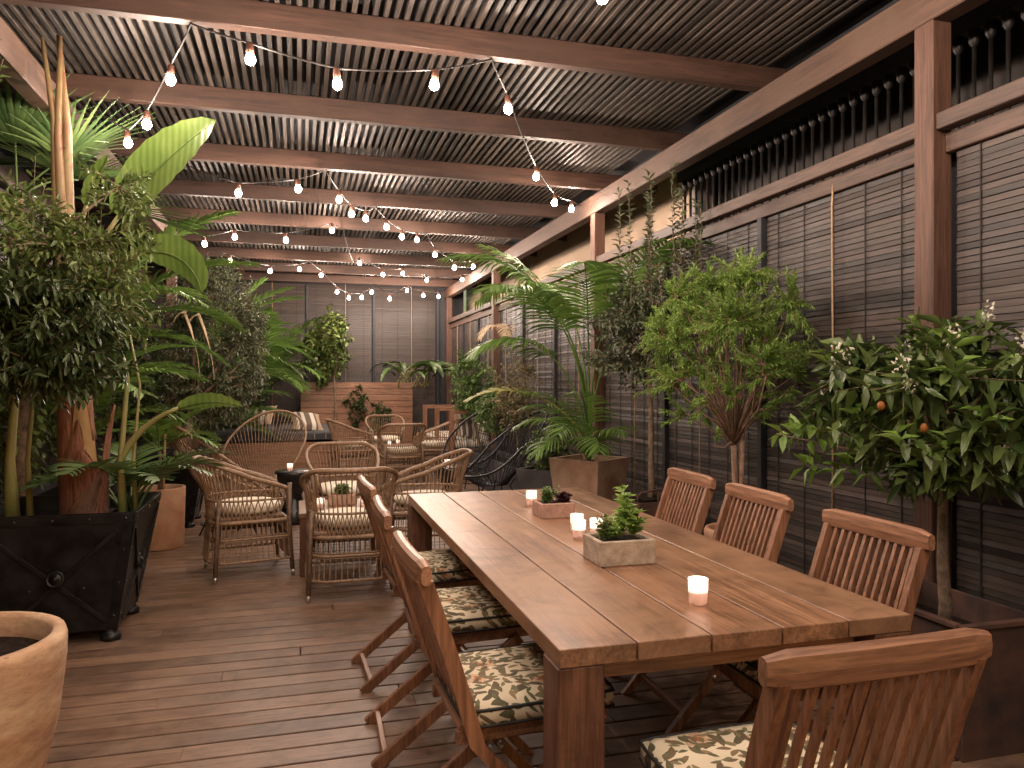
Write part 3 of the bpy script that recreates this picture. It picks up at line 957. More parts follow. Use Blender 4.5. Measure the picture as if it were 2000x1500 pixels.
# ------------------------------------------------------------------ daybed
M_GREYC = plain('charcoal_cloth', (.075, .075, .08), .9, var=.12, scale=30, bmp=.1)
def stripe(name, cols, axis, freq, rough=.9):
    m, nt, p, N, L = nodes(name)
    tc = N.new('ShaderNodeTexCoord'); sp = N.new('ShaderNodeSeparateXYZ'); L.new(tc.outputs['Object'], sp.inputs[0])
    mu = N.new('ShaderNodeMath'); mu.operation = 'MULTIPLY_ADD'; mu.inputs[1].default_value = freq; mu.inputs[2].default_value = 50.1
    L.new(sp.outputs[axis], mu.inputs[0])
    fr = N.new('ShaderNodeMath'); fr.operation = 'FRACT'; L.new(mu.outputs[0], fr.inputs[0])
    r = ramp(nt, cols); r.color_ramp.interpolation = 'CONSTANT'; L.new(fr.outputs[0], r.inputs['Fac'])
    L.new(r.outputs[0], p.inputs['Base Color']); p.inputs['Roughness'].default_value = rough
    return m
W_, B_, T_ = (.66, .61, .52), (.15, .105, .08), (.42, .3, .2)
M_STRIPE = stripe('striped_cushion', [(0, B_), (.22, W_), (.38, B_), (.46, T_), (.66, W_), (.74, B_), (.86, W_)], 0, 2.6)
M_MATT = stripe('mattress_band', [(0, (.06, .06, .065)), (.05, (.6, .58, .54)), (.075, (.06, .06, .065))], 0, 6.2)
M_BSTRIPE = stripe('bench_cushion', [(0, W_), (.55, B_), (.7, W_), (.85, T_)], 0, 9)
db = thing('daybed', 'wide low daybed with charcoal mattress on a wooden plank base', 'daybed', (-.38, 12.85, 0))
DW, DD = 1.76, 2.5
for i in range(3):
    MB().box((0, 0, 0), (DW, .03, .155), .003).build('base_board', M_TEAKX, db, (0, -DD / 2, .09 + i * .162))
    MB().box((0, 0, 0), (.03, DD - .04, .155), .003).build('base_board', M_TABLE, db, (DW / 2 - .015, .02, .09 + i * .162))
MB().box((0, 0, 0), (DW - .08, DD - .08, .46)).build('base_core', M_DARK, db, (0, 0, .24))
for sx in (-1, 1):
    mm, e1, e2 = cushion(DW / 2 - .01, DD, .15, 12, .2)
    mo = mm.build('mattress', M_GREYC, db, (sx * DW / 4, 0, .505))
    MB().box((0, 0, 0), (DW / 2 - .04, .004, .085)).build('stripe_band', M_MATT, mo, (0, -DD / 2 - .0035, .065))
def pillow(label, loc, rot, mat, s=.46, th=.11, group='striped scatter cushions'):
    m = MB(); n = 12; vs = []; fs = []
    for side in (1, -1):
        for i in range(n + 1):
            for j in range(n + 1):
                u, v = -1 + 2 * i / n, -1 + 2 * j / n
                k = max(0, (1 - u ** 4) * (1 - v ** 4)) ** .55
                pin = 1 - .07 * (1 - abs(u) ** 2) * abs(v) ** 2 - .07 * (1 - abs(v) ** 2) * abs(u) ** 2
                vs.append((u * s / 2 * pin, v * s / 2 * pin, side * th / 2 * k * 1.3))
    q = n + 1
    for sd in (0, 1):
        o = sd * q * q
        for i in range(n):
            for j in range(n):
                a = (o + i * q + j, o + (i + 1) * q + j, o + (i + 1) * q + j + 1, o + i * q + j + 1)
                fs.append(a if sd == 0 else a[::-1])
    m.add(vs, fs, True)
    o = m.build('cushion', mat, None, loc, rot)
    return tag(o, label, 'cushion', group)
pillow('brown and cream striped cushion at the near end of the daybed', (.10, 11.95, .775), (.55, .1, .25), M_STRIPE)
pillow('brown and cream striped cushion standing at the back of the daybed', (-.62, 13.2, .815), (.7, -.1, -.35), M_STRIPE)
pillow('dark brown striped cushion lying flat at the back of the daybed', (-.95, 13.25, .725), (.12, .1, .5), M_STRIPE)

# bench sofa at the far corner
bs = thing('bench_sofa', 'wooden framed corner bench with striped cushions under the maple like shrub', 'bench', (2.42, 11.9, 0))
for y in (-1.2, 0, 1.2):
    MB().box((0, 0, 0), (.07, .07, .98), .004).build('post', M_TEAK, bs, (-.32 if y else -.32, y, .49))
    MB().box((0, 0, 0), (.07, .07, .98), .004).build('post', M_TEAK, bs, (.30, y, .49))
for y in (-1.2, 0, 1.2):
    MB().box((0, 0, 0), (.55, .06, .06), .004).build('arm_rail', M_TEAKX, bs, (-.01, y, .95))
MB().box((0, 0, 0), (.05, 2.33, .07), .004).build('back_rail', M_TABLE, bs, (.30, 0, 1.02))
for i in range(7):
    MB().box((0, 0, 0), (.075, 2.3, .025), .003).build('seat_board', M_TABLE, bs, (-.3 + i * .088, 0, .40))
for y in (-.6, .6):
    mm, _, _ = cushion(.62, 1.1, .12); mm.build('seat_cushion', M_BSTRIPE, bs, (-.02, y, .415))
    mm, _, _ = cushion(.5, 1.05, .12); mm.build('back_cushion', M_BSTRIPE, bs, (.26, y, .53), (0, -1.25, 0))
pillow('small striped cushion leaning on the corner bench arm', (2.38, 11.0, .72), (1.1, .2, .5), M_STRIPE, .42)

# planked planter at the far end
pp = thing('planked_planter', 'long planter faced with orange brown horizontal planks at the far end', 'planter', (1.02, 14.35, 0))
ph = .113
for i in range(12):
    MB().box((0, 0, 0), (2.0, .022, ph - .006), .002).build('plank', M_TEAKX, pp, (0, -.3, .02 + ph * (i + .5)))
MB().box((0, .02, 0), (1.96, .56, 1.25)).build('box', M_DARK, pp, (0, 0, .64))
MB().box((0, 0, 0), (1.92, .5, .02)).build('soil', M_SOIL, pp, (0, .02, 1.28))
# ------------------------------------------------------------------ planters
M_BIRON = plain('black_iron', (.016, .016, .017), .42, .5, var=.7, scale=7, bmp=.25)
M_RIVET = plain('iron_rivet', (.06, .058, .056), .35, .7)
M_TERRA = plain('terracotta', (.56, .36, .23), .85, var=.22, scale=4.5, bmp=.25, c2=(.42, .19, .1))
M_TERRAP = plain('terracotta_pale', (.54, .38, .235), .85, scale=5, bmp=.3, c2=(.36, .19, .11), detail=10)
def pot_mat():
    m, nt, q, N, L = nodes('terracotta_weathered')
    v, _ = coords(nt, (1, 1, 3.2))
    a = noise(nt, v, 3.0, 8, .65, .6); b = noise(nt, v, 55, 3, .6); d = noise(nt, v, 9, 6, .7)
    r1 = ramp(nt, [(.3, (.33, .17, .1)), (.5, (.47, .3, .185)), (.7, (.58, .43, .29))]); L.new(a.outputs['Fac'], r1.inputs['Fac'])
    r2 = ramp(nt, [(.28, (.45, .3, .24)), (.36, (1, 1, 1))]); L.new(b.outputs['Fac'], r2.inputs['Fac'])
    r3 = ramp(nt, [(.35, (.78, .72, .68)), (.6, (1.08, 1.06, 1.02))]); L.new(d.outputs['Fac'], r3.inputs['Fac'])
    c = mix(nt, mix(nt, r1.outputs[0], r2.outputs[0], .8, 'MULTIPLY'), r3.outputs[0], 1.0, 'MULTIPLY')
    L.new(c, q.inputs['Base Color']); q.inputs['Roughness'].default_value = .88
    bump(nt, q, d.outputs['Fac'], .35, .006)
    return m
M_TERRAP = pot_mat()
M_RUST = plain('rusted_steel', (.14, .065, .042), .75, .15, scale=5, bmp=.4, c2=(.035, .026, .024))
M_SLATE = plain('slate_grey', (.075, .07, .075), .6, var=.25, scale=5, bmp=.1)
M_CLAYSQ = plain('weathered_clay', (.45, .31, .215), .9, scale=3.5, bmp=.4, c2=(.26, .13, .08))
M_BARK = plain('bark', (.19, .13, .085), .9, var=.5, scale=25, bmp=.8)
M_BARKR = plain('reddish_bark', (.25, .15, .1), .85, var=.45, scale=30, bmp=.7)
M_STAKE = plain('bamboo', (.5, .33, .15), .6, var=.15)

def frustum(m, b, tp, z0, z1, th=.0, c=(0, 0)):
    """hollow square frustum, half sizes b (base) and tp (top)"""
    def sq(h, z): return [(c[0] - h, c[1] - h, z), (c[0] + h, c[1] - h, z), (c[0] + h, c[1] + h, z), (c[0] - h, c[1] + h, z)]
    vs = sq(b, z0) + sq(tp, z1) + sq(tp - th, z1) + sq(b - th * .8, z0 + .1)
    fs = [(3, 2, 1, 0)]
    for k in range(4):
        l = (k + 1) % 4
        fs += [(k, l, 4 + l, 4 + k), (4 + k, 4 + l, 8 + l, 8 + k), (8 + k, 8 + l, 12 + l, 12 + k)]
    fs.append((12, 13, 14, 15))
    return m.add(vs, fs)

def iron_planter(name, label, loc, rz, b=.27, tp=.385, h=.70):
    t = thing(name, label, 'planter', loc, rz, 'black riveted iron planters')
    z0 = .06
    frustum(MB(), b, tp, z0, h, .012).build('body', M_BIRON, t)
    frustum(MB(), tp - .04, tp - .035, h - .16, h - .12, .2).build('soil', M_SOIL, t)
    rv = MB().lathe([(.0075, 0), (.006, .004), (.001, .006)], 8).mesh('rivet')
    tilt = math.atan2(tp - b, h - z0)
    for k in range(4):
        Rz = Matrix.Rotation(k * PI / 2, 3, 'Z')
        def P(u, z, out=.0):
            hh = b + (tp - b) * (z - z0) / (h - z0)
            return Rz @ Vector((u * hh, -hh - out, z))
        MB().bar(P(-.99, h - .03, .004), P(.99, h - .03, .004), .006, .05, .001, Rz @ Vector((0, -math.sin(tilt), math.cos(tilt)))).build('top_band', M_BIRON, t)
        for s in (-1, 1):
            MB().bar(P(s * .93, z0, .004), P(s * .94, h - .06, .004), .045, .007, .001, Rz @ Vector((0, 1, 0))).build('corner_strap', M_BIRON, t)
        for s in (-1, 1):
            MB().bar(P(-.82 * s, h - .09, .006 if s > 0 else .010), P(.82 * s, z0 + .05, .006 if s > 0 else .010), .008, .022, .001, Rz @ Vector((s, 0, 1))).build('cross_strap', M_BIRON, t)
        q = Matrix.Rotation(k * PI / 2, 4, 'Z') @ Matrix.Rotation(PI / 2 - tilt, 4, 'X')
        boss = MB().lathe([(.046, 0), (.046, .008), (.038, .014), (.034, .009), (.026, .009), (.022, .016), (.012, .016), (.010, .022), (.001, .024)], 24).build('boss', M_BIRON, t, P(0, (h + z0) / 2 - .02, .012), q.to_euler())
        for u in (-.9, -.45, 0, .45, .9):
            put('rivet', rv, M_RIVET, t, P(u, h - .03, .008), q.to_euler())
        for s in (-1, 1):
            for z in (.14, .32, .5):
                put('rivet', rv, M_RIVET, t, P(s * .93, z, .008), q.to_euler())
            put('rivet', rv, M_RIVET, t, P(s * .4, .3, .001), q.to_euler())
    for sx in (-1, 1):
        for sy in (-1, 1):
            MB().lathe([(.001, 0), (.05, 0), (.052, .025), (.04, .035), (.03, .05), (.036, .075), (.03, .085), (.001, .085)], 14).build('foot', M_BIRON, t, (sx * (b - .03), sy * (b - .03), 0))
    return t
iron_planter('iron_planter', 'big black riveted iron planter with the orange sheathed plant', (-1.215, 4.74, 0), 0)
iron_planter('iron_planter', 'black riveted iron planter under the dark leaved tree, behind the round pot', (-1.25, 8.02, 0), 0)

def round_pot(label, loc, prof, mat, soil_z, soil_r, group=None, cat='pot', n=40):
    t = thing('terracotta_pot', label, cat, loc, 0, group)
    MB().lathe(prof, n).build('body', mat, t)
    MB().disc((0, 0, soil_z), soil_r, 36, .007).build('soil', M_SOIL, t)
    return t
round_pot('large pale terracotta pot with only soil in the near corner', (-.99, 2.58, 0),
          [(.001, 0), (.17, 0), (.185, .02), (.24, .18), (.282, .36), (.302, .54), (.303, .60), (.297, .62), (.268, .622), (.258, .61), (.255, .54), (.24, .40)], M_TERRAP, .55, .2535)
round_pot('straight sided terracotta pot with a staked palm between the black planters', (-1.13, 6.91, 0),
          [(.001, 0), (.185, 0), (.19, .01), (.203, .49), (.2, .5), (.178, .5), (.172, .48), (.165, .35)], M_TERRA, .42, .168)
round_pot('terracotta pot with rolled rim behind the folding chairs', (2.40, 3.80, 0),
          [(.001, 0), (.13, 0), (.165, .44), (.185, .45), (.19, .53), (.182, .55), (.16, .55), (.155, .5), (.15, .4)], M_TERRA, .47, .152)

def square_pot(name, label, loc, rz, b, tp, h, mat, cat='planter'):
    t = thing(name, label, cat, loc, rz)
    frustum(MB(), b, tp, 0, h, .025).build('body', mat, t)
    frustum(MB(), tp - .05, tp - .045, h - .12, h - .07, .2).build('soil', M_SOIL, t)
    return t
square_pot('clay_planter', 'tall weathered clay square planter holding the big palm', (2.36, 6.0, 0), .62, .17, .245, .74, M_CLAYSQ)
square_pot('slate_planter', 'dark grey square planter with low shrub behind the black cord chair', (2.38, 7.2, 0), .72, .17, .225, .52, M_SLATE)
# rusted planter of the orange tree, own shape: straight box
rp_ = thing('rusted_planter', 'rusty steel box planter of the orange tree beside the head chair', 'planter', (2.525, 2.53, 0), 0)
mm = MB(); w_, d_, h_, th_ = .43, .66, .48, .016
mm.box((0, -d_ / 2 + th_ / 2, h_ / 2), (w_, th_, h_), .003); mm.box((0, d_ / 2 - th_ / 2, h_ / 2), (w_, th_, h_), .003)
mm.box((-w_ / 2 + th_ / 2, 0, h_ / 2), (th_, d_ - 2 * th_, h_), .003); mm.box((w_ / 2 - th_ / 2, 0, h_ / 2), (th_, d_ - 2 * th_, h_), .003)
mm.build('body', M_RUST, rp_)
MB().box((0, 0, 0), (w_ + .02, .03, .02), .003).build('lip', M_RUST, rp_, (0, -d_ / 2 + .0, h_ + .008))
MB().box((0, 0, 0), (.03, d_ - .03, .02), .003).build('lip', M_RUST, rp_, (-w_ / 2, 0.0, h_ + .008))
MB().box((0, 0, 0), (w_ - .04, d_ - .04, .02)).build('soil', M_SOIL, rp_, (0, 0, .36))
# planter with hoop
hp = thing('hooped_planter', 'low rusty planter with a hoop handle under the slim trunk', 'planter', (2.44, 5.02, 0), .1)
frustum(MB(), .17, .2, 0, .54, .015).build('body', M_RUST, hp)
frustum(MB(), .17, .17, .44, .47, .1).build('soil', M_SOIL, hp)
MB().tube([(-.17, -.12, .53), (-.168, -.12, .57), (-.14, -.12, .6), (0, -.12, .615), (.14, -.12, .6), (.168, -.12, .57), (.17, -.12, .53)], .008, 6).build('hoop', M_RUST, hp)
MB().tube([(0, -.12, .50), (0, -.12, .625)], .008, 6).build('peg', M_RUST, hp)
# trough for the far side shrubs
tr = thing('shrub_trough', 'long dark trough behind the black cord chairs full of shrubs', 'planter', (2.5, 9.35, 0))
trough(MB(), .42, 2.9, .42, .03).build('body', M_SLATE, tr)
MB().box((0, 0, 0), (.34, 2.82, .02)).build('soil', M_SOIL, tr, (0, 0, .35))
tr2 = thing('corner_trough', 'dark low trough in the leafy corner behind the daybed', 'planter', (-1.9, 11.4, 0))
trough(MB(), .7, 5.4, .45, .03).build('body', M_SLATE, tr2)
MB().box((0, 0, 0), (.62, 5.3, .02)).build('soil', M_SOIL, tr2, (0, 0, .38))
tr3 = thing('side_trough', 'dark low trough along the side wall behind the iron planters', 'planter', (-2.0, 6.2, 0))
trough(MB(), .5, 4.4, .45, .03).build('body', M_SLATE, tr3)
MB().box((0, 0, 0), (.42, 4.3, .02)).build('soil', M_SOIL, tr3, (0, 0, .38))

# ------------------------------------------------------------------ foliage helpers
NR = np.random.default_rng(11)
def unit(a):
    return a / np.maximum(np.linalg.norm(a, axis=-1, keepdims=True), 1e-9)
def leaf_cloud(P, D, U, L, W, fold=.12, curl=.15, wide=.42):
    """one mesh of leaves. P base, D direction, U up hint, L lengths, W half widths"""
    n = len(P); D = unit(D); S = unit(np.cross(D, U)); Nn = unit(np.cross(S, D))
    L = L[:, None]; W = W[:, None]
    v0 = P
    m1 = P + D * L * wide - Nn * L * fold * .3
    l1 = P + D * L * (wide - .04) + S * W + Nn * L * fold
    r1 = P + D * L * (wide - .04) - S * W + Nn * L * fold
    m2 = P + D * L * .75 - Nn * L * (curl * .45)
    l2 = P + D * L * .74 + S * W * .62 - Nn * L * (curl * .3)
    r2 = P + D * L * .74 - S * W * .62 - Nn * L * (curl * .3)
    tp = P + D * L - Nn * L * curl
    V = np.stack([v0, m1, l1, r1, m2, l2, r2, tp], 1).reshape(-1, 3)
    f = np.array([[0, 1, 2], [0, 3, 1], [2, 1, 4], [2, 4, 5], [1, 3, 6], [1, 6, 4], [5, 4, 7], [4, 6, 7]])
    F = (f[None] + (np.arange(n) * 8)[:, None, None]).reshape(-1, 3)
    return V, F
def twigs_leaves(tips, bases, nleaf, length, hw, spread=.8, droop=.0, start=.25, jit=.3):
    P = []; D = []; U = []
    for b, t in zip(bases, tips):
        b = np.array(b); t = np.array(t); ax = t - b; ln = np.linalg.norm(ax); ax = ax / max(ln, 1e-6)
        ph = NR.uniform(0, 6.28)
        a = np.cross(ax, [.13, .2, .97]); a /= max(np.linalg.norm(a), 1e-6); c = np.cross(ax, a)
        for i in range(nleaf):
            u = start + (1 - start) * (i + NR.uniform(0, .8)) / nleaf
            ang = ph + i * 2.4
            rad = a * math.cos(ang) + c * math.sin(ang)
            d = ax * (1 - spread * .6) + rad * spread + NR.normal(0, jit, 3) * .5
            d[2] -= droop
            P.append(b + (t - b) * u); D.append(d); U.append(np.array([0, 0, 1.0]) + NR.normal(0, .35, 3))
    n = len(P)
    return leaf_cloud(np.array(P), np.array(D), np.array(U), length * NR.uniform(.6, 1.25, n), hw * NR.uniform(.75, 1.2, n))
def ellipsoid_tips(c, r, n, shell=.55, lump=.18, zmin=-9):
    """tip points spread through a lumpy ellipsoid, most near its surface"""
    out = []
    lumps = [(unit(NR.normal(0, 1, 3)), NR.uniform(-lump, lump * 1.3)) for _ in range(9)]
    while len(out) < n:
        d = unit(NR.normal(0, 1, 3))
        k = 1 + sum(a * max(0, float(d @ l)) ** 6 for l, a in lumps)
        rr = k * (shell + (1 - shell) * NR.uniform() ** .6)
        p = np.array(c) + d * np.array(r) * rr
        if p[2] > zmin: out.append(p)
    return np.array(out)
def clip(P, x0=None, x1=None):
    if x1 is not None: P[:, 0] = np.minimum(P[:, 0], x1 - NR.uniform(0, .08, len(P)))
    if x0 is not None: P[:, 0] = np.maximum(P[:, 0], x0 + NR.uniform(0, .08, len(P)))
    return P
def branch_tree(m, root, top, r0, tips, center, n_main=7, r1=.012):
    """trunk polyline root..top then limbs to cluster centres and twigs toward tips"""
    mains = []
    idx = NR.choice(len(tips), n_main, replace=False)
    tp = Vector(top)
    for i in idx:
        e = Vector(tips[i]); mid = tp.lerp(e, .5) + Vector(NR.normal(0, .04, 3)) + Vector((0, 0, .04))
        m.tube([tp, tp.lerp(mid, .5) + Vector((0, 0, .02)), mid, mid.lerp(e, .8)], [r0 * .55, r0 * .42, r0 * .3, r1 * .3], 5)
        mains.append((np.array(mid), np.array(mid.lerp(e, .8))))
    bases = []
    pts = np.array([p for ab in mains for p in ab])
    for t in tips:
        d = np.linalg.norm(pts - t, axis=1); j = int(np.argmin(d))
        b = pts[j]
        ln = np.linalg.norm(t - b)
        bases.append(b if ln < .28 else t - (t - b) / ln * .28)
    return np.array(bases)
def shrub(name, label, cat, root, crown_c, crown_r, ntw, nleaf, length, hw, leaf_mat, bark, trunk_r, bend=(0, 0), group=None,
          spread=.8, droop=0.0, x0=None, x1=None, shell=.5, lump=.2, twig_r=.0025, extra=None, n_main=8, start=.2, trunk=True, tw_len=None, stem_top=None, tlow=None):
    t = thing(name, label, cat, root, 0, group)
    root = np.array(root, float); C = np.array(crown_c, float)
    tips = clip(ellipsoid_tips(C, crown_r, ntw, shell, lump), x0, x1) - root
    tk = MB()
    top = (C - root) * 1.0; top[2] -= crown_r[2] * .55
    if stem_top is not None: top = np.array(stem_top) - root
    if trunk:
        pts = []
        for i in range(7):
            u = i / 6
            p = Vector(top) * u; s = math.sin(u * PI)
            pts.append(p + Vector((bend[0] * s + .006 * math.sin(i * 2.1), bend[1] * s + .006 * math.cos(i * 1.7), 0)))
        tk.tube(pts, [trunk_r * (1.15 - .45 * i / 6) for i in range(7)], 9)
    bases = branch_tree(tk, (0, 0, 0), top, trunk_r, tips, C - root, n_main)
    if tlow is not None:
        keep = tips[:, 2] + root[2] > tlow + NR.uniform(-.22, .22, len(tips)); tips, bases = tips[keep], bases[keep]
    if extra is not None:
        e_t, e_b = extra
        e_t = np.array(e_t) - root; e_b = np.array(e_b) - root
        tips = np.vstack([tips, e_t]); bases = np.vstack([bases, e_b])
    tw = MB()
    for b, q in zip(bases, tips):
        mid = (b + q) / 2 + NR.normal(0, .01, 3)
        tw.tube([b, mid, q], [twig_r * 1.6, twig_r, twig_r * .5], 3, cap=False)
    tk.build('trunk', bark, t)
    tag(tw.build('twigs', bark, t), kind='stuff')
    V, F = twigs_leaves(tips, bases, nleaf, length, hw, spread, droop, start)
    if x1 is not None: V[:, 0] = np.minimum(V[:, 0], x1 - root[0] + .02)
    if x0 is not None: V[:, 0] = np.maximum(V[:, 0], x0 - root[0] - .02)
    put('crown', mesh_np('crown', V, F), leaf_mat, t)
    return t, tips, bases

def arc_pts(base, az, L, e0, e1, n=14, pw=1.0):
    P = [Vector(base)]
    for i in range(1, n):
        u = (i / (n - 1)) ** pw
        e = e0 + (e1 - e0) * u
        d = Vector((math.cos(az) * math.cos(e), math.sin(az) * math.cos(e), math.sin(e)))
        P.append(P[-1] + d * (L / (n - 1)))
    return P
def frond(base, az, L, e0, e1, ll=.32, lw=.011, nl=34, start=.3, vee=.35, droop=.35, r=.009, pw=1.0):
    """pinnate palm frond -> MB for stalk and (V,F) for leaflets in one mesh"""
    n = 16
    P = arc_pts(base, az, L, e0, e1, n, pw)
    m = MB(); m.tube(P, [r * (1.2 - 1.0 * i / n) for i in range(n)], 5)
    for i in range(nl):
        u = start + (1 - start) * (i + .5) / nl
        f = u * (n - 1); k = min(int(f), n - 2)
        p = P[k].lerp(P[k + 1], f - k); tg = (P[k + 1] - P[k]).normalized()
        sd = tg.cross(Vector((0, 0, 1)))
        if sd.length < 1e-3: sd = Vector((1, 0, 0))
        sd.normalize(); up = sd.cross(tg)
        w = (u - start) / (1 - start)
        ln = ll * (.45 + .55 * math.sin(PI * min(1, .18 + w * .82)) ) * (1 - .35 * w)
        for s in (-1, 1):
            fw = .35 + .75 * w
            d = (sd * s + tg * fw + up * vee * rnd.uniform(.6, 1.3)).normalized()
            pts = [p]
            for q in range(1, 5):
                dd = (d + Vector((0, 0, -1)) * droop * (q / 4) ** 1.5 * rnd.uniform(.7, 1.3)).normalized()
                pts.append(pts[-1] + dd * (ln / 4))
            wd = d.cross(up); wd.normalize(); wd = (wd + up * .25).normalized()
            ws = [.45, 1.0, .95, .6, .05]
            vs = []
            for a, b in zip(pts, ws):
                vs.append(a - wd * lw * b); vs.append(a + wd * lw * b)
            m.add(vs, [(2 * a, 2 * a + 1, 2 * a + 3, 2 * a + 2) for a in range(4)], True)
    return m
def fan(base, az, L, e0, e1, R=.42, nb=30, spread=4.2, lw=.014, droop=.35, face=None, r=.007):
    """fan palm leaf on a stalk"""
    P = arc_pts(base, az, L, e0, e1, 8)
    m = MB(); m.tube(P, [r * 1.2] * 4 + [r] * 4, 5)
    h = P[-1]; tg = (P[-1] - P[-2]).normalized()
    sd = tg.cross(Vector((0, 0, 1))); sd = sd.normalized() if sd.length > 1e-3 else Vector((1, 0, 0))
    up = sd.cross(tg)
    for i in range(nb):
        a = -spread / 2 + spread * i / (nb - 1)
        d = tg * math.cos(a) + sd * math.sin(a) + up * (.10 + .16 * abs(math.sin(a)))
        d.normalize(); ln = R * (1 - .22 * abs(a) / (spread / 2)) * rnd.uniform(.92, 1.06)
        pts = [h]
        for q in range(1, 6):
            dd = (d + Vector((0, 0, -1)) * droop * (max(0, q - 1.5) / 3.5) ** 1.4 * rnd.uniform(.8, 1.3)).normalized()
            pts.append(pts[-1] + dd * (ln / 5))
        wd = d.cross(up); wd.normalize()
        ws = [.12, .75, 1.0, .8, .45, .03]
        vs = []
        for p, b in zip(pts, ws):
            vs += [p - wd * lw * b + up * .004, p, p + wd * lw * b + up * .004]
        fs = []
        for k in range(5):
            fs += [(3 * k, 3 * k + 1, 3 * k + 4, 3 * k + 3), (3 * k + 1, 3 * k + 2, 3 * k + 5, 3 * k + 4)]
        m.add(vs, fs, True)
    return m
def paddle(base, az, Ls, e0, e1, Lb, Wb, b1, stalk_r=.014, roll=0.0, fold=.25, tear=0):
    """banana-like leaf: stalk then broad blade; b1 end elevation of the blade; returns (stalk MB, blade MB)"""
    P = arc_pts(base, az, Ls, e0, e1, 8)
    st = MB(); st.tube(P, [stalk_r * (1.5 - .8 * i / 7) for i in range(8)], 7)
    n = 16; K = 6
    Q = arc_pts(P[-1], az, Lb, e1, b1, n)
    bl = MB(); vs = []; fs = []
    for i in range(n):
        u = i / (n - 1)
        tg = (Q[min(i + 1, n - 1)] - Q[max(i - 1, 0)]).normalized()
        sd = tg.cross(Vector((0, 0, 1))); sd = sd.normalized() if sd.length > 1e-3 else Vector((1, 0, 0))
        up = sd.cross(tg)
        c, s = math.cos(roll), math.sin(roll)
        sd2 = sd * c + up * s; up2 = up * c - sd * s
        w = Wb / 2 * (max(0, math.sin(PI * min(1, .06 + u * .94))) ** .55) * (1 - .15 * u)
        if i == n - 1: w = .004
        for k in range(-K, K + 1):
            v = k / K
            vs.append(Q[i] + sd2 * (v * w * math.cos(fold * abs(v))) + up2 * (abs(v) * w * math.sin(fold) + .006 * math.sin(u * 42 + abs(v) * 5) * abs(v)))
    R = 2 * K + 1
    for i in range(n - 1):
        for k in range(R - 1):
            fs.append((i * R + k, i * R + k + 1, (i + 1) * R + k + 1, (i + 1) * R + k))
    bl.add(vs, fs, True)
    bl.tube([q - Vector((0, 0, .002)) for q in Q], [stalk_r * .75 * (1 - .8 * i / n) for i in range(n)], 5)
    return st, bl

M_LOLIVE = leafmat('olive_leaf', (0.065, 0.109, 0.029), (0.174, 0.232, 0.072), .4, .2)
M_LDARK = leafmat('dark_glossy_leaf', (0.026, 0.043, 0.017), (0.072, 0.109, 0.041), .3, .12)
M_LGREY = leafmat('grey_green_leaf', (.06, .08, .045), (.18, .21, .13), .5, .15, tip=(.16, .09, .05))
M_LFEATH = leafmat('feathery_leaf', (.15, .27, .055), (.34, .5, .13), .5, .3)
M_LCITRUS = leafmat('citrus_leaf', (.035, .065, .02), (.12, .17, .05), .3, .15)
M_LCITRUSY = leafmat('citrus_young', (0.116, 0.217, 0.036), (0.217, 0.348, 0.072), .35, .3)
M_LMAPLE = leafmat('maple_leaf', (0.072, 0.145, 0.036), (0.174, 0.275, 0.087), .5, .3)
M_LDRY = leafmat('dry_leaf', (0.102, 0.116, 0.051), (0.290, 0.246, 0.131), .7, .25, tip=(.45, .36, .24))
M_LFICUS = leafmat('ficus_leaf', (.03, .055, .018), (.14, .19, .05), .35, .25)
M_PALM = leafmat('palm_leaf', (0.080, 0.174, 0.036), (0.189, 0.319, 0.072), .42, .28)
M_PALMD = leafmat('palm_leaf_dark', (0.043, 0.087, 0.029), (0.109, 0.174, 0.058), .4, .2)
M_PALMY = leafmat('palm_leaf_yellow', (0.290, 0.319, 0.072), (0.464, 0.435, 0.145), .5, .3)
M_STRAW = leafmat('dead_frond', (.5, .36, .24), (.66, .5, .34), .7, .2)

def blade_mat():
    m, nt, p, N, L = nodes('paddle_leaf')
    v, r = coords(nt, (1, 1, 1))
    n = noise(nt, v, 3, 4, .6); 
    rp = ramp(nt, [(.3, (.085, .15, .03)), (.7, (.17, .24, .06))]); L.new(n.outputs['Fac'], rp.inputs['Fac'])
    w = N.new('ShaderNodeTexWave'); w.inputs['Scale'].default_value = 9; w.inputs['Distortion'].default_value = 1.2; w.inputs['Detail'].default_value = 2
    L.new(v, w.inputs['Vector'])
    wr = ramp(nt, [(.2, (.8, .82, .78)), (.8, (1.1, 1.1, 1.05))]); L.new(w.outputs['Fac'], wr.inputs['Fac'])
    c = mix(nt, rp.outputs[0], wr.outputs[0], .7, 'MULTIPLY')
    L.new(c, p.inputs['Base Color']); p.inputs['Roughness'].default_value = .4
    bump(nt, p, w.outputs['Fac'], .4, .004)
    t = N.new('ShaderNodeBsdfTranslucent'); L.new(c, t.inputs['Color'])
    ms = N.new('ShaderNodeMixShader'); ms.inputs[0].default_value = .28
    L.new(p.outputs[0], ms.inputs[1]); L.new(t.outputs[0], ms.inputs[2]); L.new(ms.outputs[0], N['Material Output'].inputs['Surface'])
    return m
M_PADDLE = blade_mat()
